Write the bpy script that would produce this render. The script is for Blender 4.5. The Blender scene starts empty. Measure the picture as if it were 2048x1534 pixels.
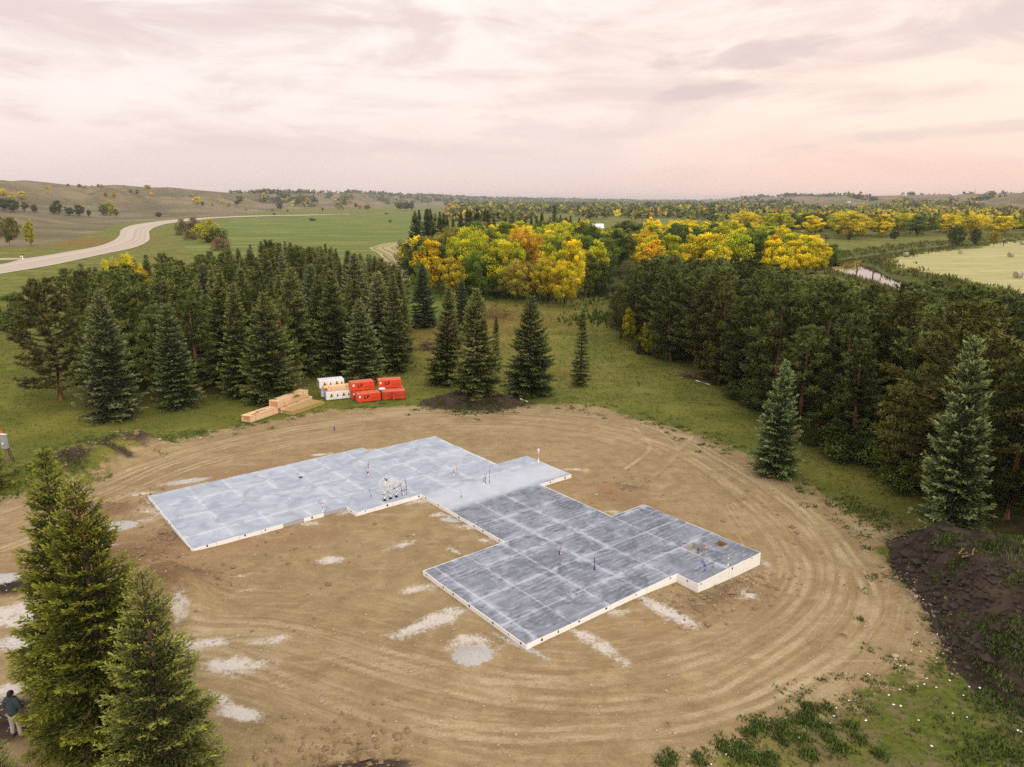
import bpy, math, random
import numpy as np
from mathutils import Vector, Matrix
rad = math.radians
random.seed(5)
RNG = np.random.default_rng(11)
sc = bpy.context.scene
COL = sc.collection

# ---------------------------------------------------------------- camera
CAM_H, PITCH, FPX = 18.0, rad(13.9), 1475.0        # metres above the pad, tilt below level, focal length in 2048-wide pixels
cam_d = bpy.data.cameras.new('camera'); cam = bpy.data.objects.new('camera', cam_d); COL.objects.link(cam)
cam.location = (0, 0, CAM_H); cam.rotation_euler = (rad(90) - PITCH, 0, 0)
cam_d.sensor_width = 36; cam_d.lens = FPX / 2048 * 36; cam_d.clip_start = 0.3; cam_d.clip_end = 40000
sc.camera = cam
cP, sP = math.cos(PITCH), math.sin(PITCH)

def ray(px, py):
    Y = 767 - py
    return np.array([px - 1024.0, FPX * cP + Y * sP, -FPX * sP + Y * cP])
def G(px, py, z=0.0):                       # point of the plane at height z seen along that sight line
    d = ray(px, py); t = (CAM_H - z) / -d[2]
    return np.array([d[0] * t, d[1] * t])
def PD(px, D):                              # point at ground distance y = D on that bearing
    return np.array([(px - 1024) / FPX * (D * cP + CAM_H * sP * .6), D])
def Gs(*pp): return np.array([G(*p) for p in pp])

# ---------------------------------------------------------------- light
SUN_EL, SUN_AZ = 24.0, 152.0                # the glow stands behind the camera, to its right (azimuth clockwise from +y)
W = bpy.data.worlds.new('World'); sc.world = W; W.use_nodes = True
sun_d = bpy.data.lights.new('sun', 'SUN'); sun_d.energy = 1.5; sun_d.angle = rad(17); sun_d.color = (1, .87, .72)
sun = bpy.data.objects.new('sun', sun_d); COL.objects.link(sun)
sdir = Vector((math.sin(rad(SUN_AZ)) * math.cos(rad(SUN_EL)), math.cos(rad(SUN_AZ)) * math.cos(rad(SUN_EL)), math.sin(rad(SUN_EL))))
sun.rotation_euler = (-sdir).to_track_quat('-Z', 'Y').to_euler(); sun.location = (0, 0, 60)
sc.view_settings.view_transform = 'Standard'; sc.view_settings.look = 'None'
sc.view_settings.exposure = 0.22; sc.view_settings.gamma = 1.0; sc.view_settings.use_curve_mapping = False
sc.cycles.max_bounces = 4; sc.cycles.diffuse_bounces = 2; sc.cycles.glossy_bounces = 2; sc.cycles.transmission_bounces = 2
sc.cycles.volume_bounces = 0; sc.cycles.transparent_max_bounces = 4
sc.cycles.use_denoising = False; sc.cycles.use_adaptive_sampling = False

# ---------------------------------------------------------------- node helper
class NT:
    def __init__(s, tree): s.t = tree; s.n = tree.nodes; s.l = tree.links; s.n.clear()
    def _in(s, sock, v):
        if isinstance(v, bpy.types.NodeSocket): s.l.new(v, sock)
        elif v is not None:
            if isinstance(v, (tuple, list)) and len(v) == 3 and sock.type == 'RGBA': v = (*v, 1)
            sock.default_value = v
    def node(s, typ, ins=(), out=0, **kw):
        n = s.n.new(typ)
        for k, v in kw.items(): setattr(n, k, v)
        for k, v in (ins.items() if isinstance(ins, dict) else enumerate(ins)): s._in(n.inputs[k], v)
        return n.outputs[out] if out is not None else n
    def m(s, op, a, b=None, c=None, clamp=False):
        ins = {0: a}
        if b is not None: ins[1] = b
        if c is not None: ins[2] = c
        return s.node('ShaderNodeMath', ins, operation=op, use_clamp=clamp)
    def add(s, a, b): return s.m('ADD', a, b)
    def sub(s, a, b): return s.m('SUBTRACT', a, b)
    def mul(s, a, b): return s.m('MULTIPLY', a, b)
    def mix(s, f, a, b):
        n = s.n.new('ShaderNodeMix'); n.data_type = 'RGBA'
        s._in(n.inputs[0], f); s._in(n.inputs[6], a); s._in(n.inputs[7], b)
        return n.outputs[2]
    def noise(s, vec, scale, detail=3, rough=.55, dist=0, out=0):
        return s.node('ShaderNodeTexNoise', {'Vector': vec, 'Scale': scale, 'Detail': detail, 'Roughness': rough, 'Distortion': dist}, out)
    def step(s, x, a, b):
        return s.node('ShaderNodeMapRange', {0: x, 1: a, 2: b, 3: 0.0, 4: 1.0}, interpolation_type='SMOOTHSTEP')
    def attr(s, name, out='Fac'):
        n = s.n.new('ShaderNodeAttribute'); n.attribute_name = name; return n.outputs[out]
    def comb(s, x, y, z=0.0): return s.node('ShaderNodeCombineXYZ', (x, y, z))
    def vmul(s, v, k): return s.node('ShaderNodeVectorMath', {0: v, 1: k}, operation='MULTIPLY')
    def bump(s, h, strength=.5, dist=.05, normal=None):
        ins = {'Height': h, 'Strength': strength, 'Distance': dist}
        if normal: ins['Normal'] = normal
        return s.node('ShaderNodeBump', ins)
    def bsdf(s, col, rough=.9, normal=None, spec=.25, **kw):
        ins = {'Base Color': col, 'Roughness': rough, 'Specular IOR Level': spec}
        if normal is not None: ins['Normal'] = normal
        ins.update(kw)
        b = s.node('ShaderNodeBsdfPrincipled', ins)
        s.node('ShaderNodeOutputMaterial', {0: b}, None)
        return b

def mat(name, build):
    m = bpy.data.materials.new(name); m.use_nodes = True; t = NT(m.node_tree); build(t); return m
def plain(name, col, rough=.8, var=.12, scale=6, spec=.3, metal=0):
    def b(t):
        o = t.node('ShaderNodeTexCoord', out=3)
        n = t.noise(o, scale, 4, .6)
        c = t.mix(n, tuple(c * (1 - var) for c in col), tuple(min(1, c * (1 + var)) for c in col))
        t.bsdf(c, rough, t.bump(n, .25, .01), spec, Metallic=metal)
    return mat(name, b)

# ---------------------------------------------------------------- sky (world): thin warm overcast at dusk
def build_world():
    t = NT(W.node_tree)
    co = t.node('ShaderNodeTexCoord', out=0)
    sep = t.node('ShaderNodeSeparateXYZ', {0: co}, None)
    x, y, z = sep.outputs
    az = t.m('ARCTAN2', x, y)
    el = t.m('ARCSINE', z)
    v1 = t.node('ShaderNodeMapping', {'Vector': co, 'Rotation': (0, rad(-7), 0), 'Scale': (1.3, 1.3, 7.0)})
    n1 = t.noise(v1, 1.9, 6, .55, .6)
    v2 = t.node('ShaderNodeMapping', {'Vector': co, 'Location': (3, 1, 2), 'Rotation': (0, rad(6), 0), 'Scale': (1.0, 1.0, 4.0)})
    n2 = t.noise(v2, 5.5, 7, .6, .8)
    nn = t.add(t.mul(n1, .62), t.mul(n2, .42))
    streak = t.step(nn, .45, .62)
    # bright cream -> pale mauve cloud
    side = t.step(az, -.35, .65)
    bright = t.mix(side, (.94, .81, .765), (.99, .80, .67))
    bright = t.mix(t.step(el, .10, .30), bright, (.95, .87, .82))
    greyc = t.mix(side, (.745, .605, .585), (.83, .645, .575))
    c = t.mix(t.mul(streak, .92), bright, greyc)
    # smooth haze band above the horizon
    hz = t.mix(side, (.76, .595, .565), (.92, .61, .49))
    lo = t.m('SUBTRACT', 1.0, t.step(t.add(el, t.mul(t.sub(n2, .5), .10)), .01, .115))
    c = t.mix(t.mul(lo, .85), c, hz)
    # a few named clouds, each an uneven streak
    def cloud(px, py, w, h, tilt, k, colr, c):
        d = ray(px, py); a0 = math.atan2(d[0], d[1]); e0 = math.asin(d[2] / np.linalg.norm(d))
        da = t.sub(az, a0); de = t.sub(t.sub(el, e0), t.mul(da, tilt))
        q = t.add(t.m('POWER', t.m('ABSOLUTE', t.mul(da, FPX / w)), 2), t.m('POWER', t.m('ABSOLUTE', t.mul(de, FPX / h)), 2))
        f = t.step(t.add(t.sub(1.0, q), t.mul(t.sub(n2, .5), 5.0)), -.15, 1.1)
        return t.mix(t.mul(f, k), c, colr)
    c = cloud(1490, 112, 190, 26, .10, .75, (.68, .55, .535), c)
    c = cloud(1410, 182, 100, 17, .08, .8, (.67, .54, .53), c)
    c = cloud(1290, 160, 90, 16, .05, .5, (.80, .69, .66), c)
    c = cloud(1985, 45, 190, 40, .10, .7, (.70, .58, .565), c)
    c = cloud(1880, 266, 400, 14, .05, .7, (.76, .60, .56), c)
    c = cloud(1745, 226, 60, 6, .0, .6, (.80, .67, .63), c)
    c = cloud(720, 118, 60, 9, .0, .5, (.76, .66, .65), c)
    c = cloud(1060, 300, 260, 60, .05, .5, (.78, .64, .61), c)
    c = cloud(1080, 262, 34, 34, .0, .45, (.80, .68, .65), c)
    c = cloud(620, 330, 520, 26, .0, .4, (.79, .67, .66), c)
    up = t.step(el, .2, .75)
    c = t.mix(up, c, (1.35, 1.25, 1.18))
    below = t.step(z, -.06, -.01)
    c = t.mix(below, (.30, .25, .2), c)
    skyn = t.node('ShaderNodeTexSky', sky_type='NISHITA', sun_disc=False, sun_elevation=rad(SUN_EL), sun_rotation=rad(SUN_AZ))
    b1 = t.node('ShaderNodeBackground', {0: skyn, 1: .08})
    b2 = t.node('ShaderNodeBackground', {0: c, 1: 1.0})
    mx = t.node('ShaderNodeMixShader', {0: .965, 1: b1, 2: b2})
    t.node('ShaderNodeOutputWorld', {0: mx}, None)
build_world()

# ---------------------------------------------------------------- object helpers
def mesh_np(name, V, F, attrs=None, material=None, smooth=False):
    """V (n,3); F (m,k) all of one size"""
    me = bpy.data.meshes.new(name)
    V = np.asarray(V, np.float32); F = np.asarray(F, np.int32); m, k = F.shape
    me.vertices.add(len(V)); me.vertices.foreach_set('co', V.ravel())
    me.loops.add(m * k); me.loops.foreach_set('vertex_index', F.ravel())
    me.polygons.add(m); me.polygons.foreach_set('loop_start', np.arange(0, m * k, k, dtype=np.int32))
    me.polygons.foreach_set('use_smooth', np.full(m, bool(smooth)))
    me.update(calc_edges=True)
    for kx, a in (attrs or {}).items():
        at = me.attributes.new(kx, 'FLOAT', 'POINT'); at.data.foreach_set('value', np.asarray(a, np.float32))
    if material: me.materials.append(material)
    return me
def link(name, me, parent=None, loc=None):
    o = bpy.data.objects.new(name, me); COL.objects.link(o)
    if parent: o.parent = parent
    if loc is not None: o.location = loc
    return o
def tag(o, label=None, cat=None, group=None, kind=None):
    if label: o['label'] = label
    if cat: o['category'] = cat
    if group: o['group'] = group
    if kind: o['kind'] = kind
    return o
def thing(name, label, cat, loc=(0, 0, 0), rz=0, group=None):
    o = bpy.data.objects.new(name, None); COL.objects.link(o); o.location = loc; o.rotation_euler = (0, 0, rz)
    o.empty_display_size = .3
    return tag(o, label, cat, group)

class MB:
    def __init__(s): s.v = []; s.f = []
    def poly(s, vs, fs):
        k = len(s.v); s.v += [tuple(v) for v in vs]; s.f += [tuple(k + i for i in f) for f in fs]; return s
    def box(s, c, d, rz=0, rx=0, ry=0, taper=1):
        M = Matrix.Rotation(rz, 3, 'Z') @ Matrix.Rotation(ry, 3, 'Y') @ Matrix.Rotation(rx, 3, 'X')
        vs = []
        for zz in (-1, 1):
            k = taper if zz > 0 else 1
            for xx, yy in ((-1, -1), (1, -1), (1, 1), (-1, 1)):
                vs.append(Vector(c) + M @ Vector((xx * d[0] / 2 * k, yy * d[1] / 2 * k, zz * d[2] / 2)))
        return s.poly(vs, [(3, 2, 1, 0), (4, 5, 6, 7), (0, 1, 5, 4), (1, 2, 6, 5), (2, 3, 7, 6), (3, 0, 4, 7)])
    def tube(s, pts, r, n=6, cap=True):
        pts = [Vector(p) for p in pts]; rr = r if isinstance(r, (list, tuple)) else [r] * len(pts)
        vs = []; up = None
        for i, p in enumerate(pts):
            d = (pts[min(i + 1, len(pts) - 1)] - pts[max(i - 1, 0)]).normalized()
            if up is None: up = Vector((1, 0, 0)) if abs(d.x) < .8 else Vector((0, 1, 0))
            a = d.cross(up).normalized(); b = d.cross(a); up = b.cross(d) if b.length else up
            up = a.cross(d) * -1
            for k in range(n):
                th = 2 * math.pi * k / n
                vs.append(p + (a * math.cos(th) + b * math.sin(th)) * rr[i])
        fs = []
        for i in range(len(pts) - 1):
            for k in range(n):
                fs.append((i * n + k, i * n + (k + 1) % n, (i + 1) * n + (k + 1) % n, (i + 1) * n + k))
        if cap:
            fs.append(tuple(range(n - 1, -1, -1))); q = (len(pts) - 1) * n; fs.append(tuple(range(q, q + n)))
        return s.poly(vs, fs)
    def ball(s, c, r, n=8, m=6, jit=0):
        vs = [(0, 0, -1)]
        for i in range(1, m):
            ph = math.pi * i / m - math.pi / 2
            for k in range(n):
                th = 2 * math.pi * (k + .5 * (i % 2)) / n
                vs.append((math.cos(ph) * math.cos(th), math.cos(ph) * math.sin(th), math.sin(ph)))
        vs.append((0, 0, 1)); R = r if isinstance(r, (tuple, list)) else (r, r, r)
        vs = [tuple(c[j] + v[j] * R[j] * (1 + random.uniform(-jit, jit)) for j in range(3)) for v in vs]
        fs = [(0, 1 + (k + 1) % n, 1 + k) for k in range(n)]
        for i in range(m - 2):
            for k in range(n):
                a = 1 + i * n + k; b = 1 + i * n + (k + 1) % n
                fs.append((a, b, b + n, a + n))
        l = len(vs) - 1; q = 1 + (m - 2) * n
        fs += [(q + k, q + (k + 1) % n, l) for k in range(n)]
        return s.poly(vs, fs)
    def mesh(s, name, m, smooth=False, bevel=0):
        me = bpy.data.meshes.new(name); me.from_pydata(s.v, [], s.f); me.update()
        if bevel:
            import bmesh
            b = bmesh.new(); b.from_mesh(me); bmesh.ops.bevel(b, geom=b.edges[:], offset=bevel, segments=1, affect='EDGES'); b.to_mesh(me); b.free()
        if smooth: me.polygons.foreach_set('use_smooth', [True] * len(me.polygons))
        if m: me.materials.append(m)
        return me
    def obj(s, name, m, parent=None, smooth=False, bevel=0, **kw):
        o = link(name, s.mesh(name, m, smooth, bevel), parent); return o

# ---------------------------------------------------------------- numpy noise
_P = np.random.default_rng(3).permutation(256); _P = np.concatenate([_P, _P, _P])
_GA = np.random.default_rng(4).uniform(0, 2 * np.pi, 256)
def perlin(x, y):
    xi = np.floor(x).astype(int); yi = np.floor(y).astype(int); xf = x - xi; yf = y - yi
    xi &= 255; yi &= 255
    u = xf ** 3 * (xf * (xf * 6 - 15) + 10); v = yf ** 3 * (yf * (yf * 6 - 15) + 10)
    def g(ix, iy, dx, dy):
        a = _GA[_P[_P[ix & 255] + (iy & 255)]]; return np.cos(a) * dx + np.sin(a) * dy
    n00 = g(xi, yi, xf, yf); n10 = g(xi + 1, yi, xf - 1, yf); n01 = g(xi, yi + 1, xf, yf - 1); n11 = g(xi + 1, yi + 1, xf - 1, yf - 1)
    return 1.4 * ((n00 * (1 - u) + n10 * u) * (1 - v) + (n01 * (1 - u) + n11 * u) * v)
def fbm(x, y, oct=4, gain=.5):
    r = 0; a = 1; s = 0
    for i in range(oct):
        r = r + a * perlin(x * 2 ** i + 17.3 * i, y * 2 ** i - 9.1 * i); s += a; a *= gain
    return r / s
def sstep(x, a, b):
    t = np.clip((x - a) / (b - a), 0, 1); return t * t * (3 - 2 * t)
def poly_sd(P, poly):                        # signed distance, positive inside
    x, y = P[..., 0], P[..., 1]; d = np.full(x.shape, 1e18); ins = np.zeros(x.shape, bool); n = len(poly)
    for i in range(n):
        a = poly[i]; b = poly[(i + 1) % n]; e = b - a
        t = np.clip(((x - a[0]) * e[0] + (y - a[1]) * e[1]) / max(e @ e, 1e-9), 0, 1)
        d = np.minimum(d, (x - a[0] - t * e[0]) ** 2 + (y - a[1] - t * e[1]) ** 2)
        c = ((a[1] > y) != (b[1] > y))
        if e[1] != 0: ins ^= c & (x < e[0] * (y - a[1]) / e[1] + a[0])
    d = np.sqrt(d); return np.where(ins, d, -d)
def line_sd(P, line):                        # distance, side sign, arc length
    x, y = P[..., 0], P[..., 1]; d = np.full(x.shape, 1e18); sg = np.zeros(x.shape); s = np.zeros(x.shape); L = 0
    for i in range(len(line) - 1):
        a = line[i]; b = line[i + 1]; e = b - a; l = math.hypot(*e)
        t = np.clip(((x - a[0]) * e[0] + (y - a[1]) * e[1]) / max(e @ e, 1e-9), 0, 1)
        dd = (x - a[0] - t * e[0]) ** 2 + (y - a[1] - t * e[1]) ** 2
        m = dd < d; d = np.where(m, dd, d); s = np.where(m, L + t * l, s)
        sg = np.where(m, np.sign(e[0] * (y - a[1]) - e[1] * (x - a[0])), sg); L += l
    return np.sqrt(d), sg, s
def smooth_line(pts, n=6):                   # Catmull-Rom
    p = np.asarray(pts, float); p = np.vstack([2 * p[0] - p[1], p, 2 * p[-1] - p[-2]]); out = []
    for i in range(1, len(p) - 2):
        for k in range(n):
            t = k / n
            out.append(.5 * ((2 * p[i]) + (-p[i - 1] + p[i + 1]) * t + (2 * p[i - 1] - 5 * p[i] + 4 * p[i + 1] - p[i + 2]) * t * t + (-p[i - 1] + 3 * p[i] - 3 * p[i + 1] + p[i + 2]) * t ** 3))
    out.append(p[-2]); return np.array(out)

# ---------------------------------------------------------------- layout on the ground (metres)
TH = rad(38.5); CT, ST = math.cos(TH), math.sin(TH)
def UV(u, v): return np.array([CT * u - ST * v, ST * u + CT * v])      # slab axes -> world
SLAB = [(17.09, 28.45), (17.09, 20.55), (26.6, 20.55), (26.6, 19.3), (31.69, 19.3), (31.69, 27.2), (28.95, 27.2), (28.95, 33.6), (31.71, 33.6),
        (31.71, 38.25), (29.05, 38.25), (29.05, 46.15), (23.45, 46.15), (23.45, 47.1), (8.9, 47.1), (8.9, 38.0), (17.7, 38.0), (17.7, 36.85),
        (22.17, 36.85), (22.17, 28.45)]
SLAB_W = np.array([UV(*p) for p in SLAB]); SLAB_Z = .4
DIRT = Gs((-500, 1080), (-120, 1020), (60, 985), (130, 968), (180, 965), (250, 925), (330, 888), (420, 862), (500, 850), (570, 838), (650, 822), (760, 815), (840, 812), (900, 820), (960, 822), (1040, 812),
          (1120, 806), (1190, 812), (1260, 835), (1330, 850), (1400, 872), (1450, 892), (1520, 918), (1560, 950), (1640, 985), (1700, 1030), (1780, 1055), (1760, 1100),
          (1810, 1170), (1850, 1220), (1880, 1290), (1840, 1340), (1760, 1370), (1700, 1400), (1620, 1430), (1530, 1460), (1460, 1500), (1400, 1540), (1330, 1640), (1300, 2100), (-900, 2100))
BERM = Gs((1775, 1085), (1830, 1060), (1930, 1090), (2060, 1115), (2300, 1160), (2500, 1500), (2200, 1520), (2060, 1440), (1960, 1390), (1900, 1330), (1880, 1265), (1840, 1200), (1790, 1150))
CROP = Gs((455, 446), (470, 436), (845, 425), (900, 470), (900, 640), (560, 640), (420, 620), (400, 520), (352, 478), (365, 462))
CROP2 = Gs((620, 434), (760, 425), (850, 422), (850, 428), (620, 437.5))
SWATH = Gs((737, 496), (765, 487), (835, 480), (900, 480), (900, 560), (790, 560), (775, 530), (758, 508))
HAY = Gs((1786, 520), (1800, 509), (1850, 503.5), (1900, 500), (1960, 497), (2000, 480), (2100, 476), (2500, 480), (2700, 640), (2050, 588), (1960, 566), (1900, 552), (1830, 542), (1795, 532))
RIVER = smooth_line(Gs((1150, 584), (1290, 560), (1450, 535), (1600, 524), (1655, 519), (1700, 524), (1728, 542), (1785, 556), (1840, 571), (1900, 590), (2000, 625), (2150, 660), (2400, 700)), 6)
CREEK = smooth_line(Gs((1692, 517), (1730, 510), (1790, 502), (1850, 494), (1900, 488), (1960, 482), (2040, 476), (2200, 470), (2500, 470)), 5)
RING = smooth_line(Gs((-400, 1120), (-150, 1070), (0, 1045), (150, 990), (300, 935), (430, 893), (600, 856), (800, 833), (1000, 828), (1200, 845), (1360, 885), (1500, 960), (1620, 1060), (1672, 1130),
                      (1668, 1200), (1610, 1275), (1500, 1345), (1350, 1400), (1180, 1425), (1000, 1412), (820, 1365), (640, 1305), (480, 1275), (300, 1290), (100, 1330), (-150, 1380), (-500, 1450)), 5)
PATHS = [
    [(-200, 1120), (0, 1062), (200, 992), (330, 932), (500, 882), (700, 842), (900, 831), (1050, 836), (1200, 852), (1300, 882), (1400, 930), (1480, 990), (1550, 1050), (1590, 1100), (1606, 1132), (1599, 1173), (1571, 1214), (1526, 1252), (1463, 1290), (1400, 1318), (1250, 1352), (1100, 1368), (900, 1342), (700, 1292), (540, 1255), (380, 1250)],
    [(-200, 1090), (0, 1036), (120, 1004), (280, 938), (430, 888), (600, 854), (800, 827), (1000, 821), (1200, 834), (1330, 860), (1440, 915), (1540, 980), (1620, 1040), (1663, 1100), (1675, 1138), (1669, 1189), (1647, 1227), (1596, 1274), (1526, 1321), (1463, 1356), (1400, 1385), (1200, 1412), (1000, 1397), (800, 1352), (600, 1293), (430, 1272), (250, 1300)],
    [(1600, 1010), (1660, 1060), (1697, 1110), (1732, 1163), (1739, 1211), (1716, 1264), (1669, 1315), (1590, 1363), (1495, 1410), (1350, 1450), (1200, 1465), (1000, 1472), (800, 1442), (650, 1392), (500, 1332), (400, 1302), (250, 1330)],
    [(1267, 853), (1298, 884), (1294, 905), (1250, 939)], [(1318, 860), (1352, 888), (1349, 915), (1308, 952)], [(1400, 857), (1359, 898), (1346, 918)],
    [(0, 1100), (100, 1062), (230, 1000), (400, 930), (560, 895), (720, 862)],
    [(900, 1355), (1020, 1372), (1180, 1365), (1290, 1342)],
]
PATHS = [smooth_line(Gs(*p), 4) for p in PATHS]
def offset_line(l, d):
    t = np.gradient(l, axis=0); t /= np.linalg.norm(t, axis=1)[:, None]; return l + np.stack([-t[:, 1], t[:, 0]], 1) * d
WHEELS = []
for i, p in enumerate(PATHS):
    if i in (3, 4, 5, 7): WHEELS.append(p)
    else: WHEELS += [offset_line(p, .26), offset_line(p, -.26)]
# pale concrete dust: px, py, half length, half width (m), angle (deg in world), strength
DUST = [(870, 1245, 2.4, .55, 35, 1), (940, 1290, 1.2, .7, 20, .8), (990, 1300, 1.6, .8, 30, .5), (1330, 1225, 2.0, .5, -48, 1), (1190, 1290, 2.2, .45, -50, .8), (1235, 1228, .9, .5, 10, .7),
        (840, 1183, 1.2, .4, 20, .8), (912, 1108, .8, .25, -50, .9), (890, 1035, 1.4, .7, -10, .7), (945, 1060, 1.0, .6, -20, .8), (990, 1085, 1.2, .5, -10, .7), (660, 1122, .8, .5, 10, .9), (800, 1092, 1.2, .5, 30, .7),
        (612, 1052, .8, .4, 10, .7), (530, 1072, .9, .4, 15, .6), (690, 1027, .6, .5, 0, .8), (830, 1008, 1.4, .5, 10, .8), (330, 1022, 1.8, 1.2, -30, .8), (300, 1043, 1.2, .8, 0, .6), (350, 968, 2.4, .8, 25, .55), (285, 990, .9, .4, 10, .8),
        (25, 1235, 2.2, .9, 12, .95), (-60, 1290, 2.5, 1.0, 0, .8), (40, 1290, 1.2, .5, 20, .7), (60, 1215, 1.6, .6, 15, 1.1), (470, 1330, 1.4, .6, 0, 1), (410, 1285, 1.6, .5, 10, .9), (540, 1282, 1.5, .4, 10, .7), (480, 1425, 1.0, .35, -20, 1.1), (440, 1395, .8, .3, -30, .9),
        (360, 1230, 1.0, .6, -50, .7), (640, 912, 1.1, .5, 5, .8), (745, 903, .8, .4, 0, .7), (940, 905, .9, .4, 0, .6), (1150, 943, 1.0, .4, 0, .7), (1225, 1030, .7, .5, 0, .7), (1400, 1200, 1.2, .5, 40, .5), (1490, 1185, 1.1, .6, -50, .7), (1530, 1120, 1.1, .5, -20, .6),
        (1270, 972, 1.8, .35, -15, .6), (30, 1380, 1.2, .7, 10, .9), (215, 1095, .7, .5, 0, .9), (1350, 1192, .6, .6, 0, .5), (490, 1150, .9, .3, 25, .6), (500, 1180, .8, .3, 30, .5), (780, 1322, .7, .4, 0, .2)]
CEMENT = [(945, 1317, .75, .6, 0, 1.3), (240, 1056, .85, .55, 0, 1.3), (900, 1045, .9, .3, -20, .8), (970, 1300, .8, .3, 20, .5), (375, 965, 1.7, .6, 25, .8), (0, 1175, 1.2, .6, 10, 1), (1045, 1300, 2.2, .25, -38, .7), (960, 1215, 1.6, .25, -38, .5), (60, 1280, 2, .8, 10, .7)]
def blob(P, L):
    r = np.zeros(P.shape[:-1])
    for px, py, a, b, ang, k in L:
        c = G(px, py); dx = P[..., 0] - c[0]; dy = P[..., 1] - c[1]; q = rad(ang)
        e = ((dx * math.cos(q) + dy * math.sin(q)) / a) ** 2 + ((-dx * math.sin(q) + dy * math.cos(q)) / b) ** 2
        r = np.maximum(r, k * np.exp(-e * .7))
    return r

PRAI = Gs((-900, 505), (0, 497), (90, 492), (150, 479), (205, 463), (240, 447), (300, 441), (430, 434), (480, 430), (480, 424), (-900, 420))
CR_X = np.array([-900, -200, 0, 51, 113, 191, 239, 308, 342, 400, 470, 600, 700, 800, 1000, 1200, 1300, 1400, 1460, 1500, 1600, 1750, 1900, 2048, 2400, 3000])
CR_Y = np.array([370, 367, 370, 368, 372.5, 378, 374.5, 379.5, 378, 383, 388, 389, 387, 391, 397, 400, 401.5, 402, 399, 395.5, 393.5, 393, 391, 389, 386, 390])
CR_R = np.array([700, 750, 800, 820, 850, 890, 920, 950, 970, 1000, 1150, 1400, 1700, 2200, 3000, 3600, 4200, 3400, 2200, 1900, 1700, 1450, 1300, 1200, 1100, 1000])
def gully(x, y): return np.clip(1 - np.abs(perlin(x / 130 + 1.2 * perlin(x / 300, y / 300), y / 330 + .8 * perlin(x / 200 + 5, y / 240))) * 2.4, 0, 1)
def terrain_far(x, y):
    dep = np.maximum(y * cP + CAM_H * sP, 1); px = np.where(y > 30, 1024 + FPX * x / dep, np.where(x > 0, 3000, -900))
    r = np.hypot(x, y)
    r0 = np.interp(px, CR_X, CR_R); cy = np.interp(px, CR_X, CR_Y); r1 = r0 * 1.9
    zc = CAM_H + (402 - cy) / FPX * r1 * .98
    r0w = r0 * (1 + .22 * fbm(x / 420, y / 420, 3))
    ramp = sstep(r, r0w, r1)
    n = fbm(x / 210 + .6 * perlin(x / 500, y / 500), y / 260, 4, .5); n2 = 1 - 2 * np.abs(fbm(x / 150 + 7, y / 190 - 3, 3))
    hill = zc * (ramp + .55 * (ramp * (1.15 - ramp)) * 2 * (n * 1.5 + n2 * .55 - .1))
    hill = hill + zc * .55 * (ramp * (1.05 - ramp)) * (perlin(x / 110 + 4, y / 190) + .5 * perlin(x / 55, y / 120)) * 2.2
    gul = gully(x, y)
    hill = hill * (1 - .62 * np.clip(gul, 0, 1) ** 2 * sstep(hill, 1, 12))
    cap = CAM_H + (402 - cy) / FPX * r * 1.0 - .3 + 0.0 * r
    hill = np.minimum(hill, np.maximum(cap, 0)) if True else hill
    terr = 9.0 * sstep(px, 400, 200) * sstep(y, 330, 520) * sstep(y, 660, 560) * sstep(poly_sd(np.stack([x, y], -1), PRAI), 6, 70)
    roll = .9 * fbm(x / 60, y / 60, 2) * sstep(r, 110, 260)
    roll = roll * (1 - .7 * sstep(px, 1400, 1700))
    return np.where(y > 30, hill + terr, hill) + roll * .5
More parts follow.
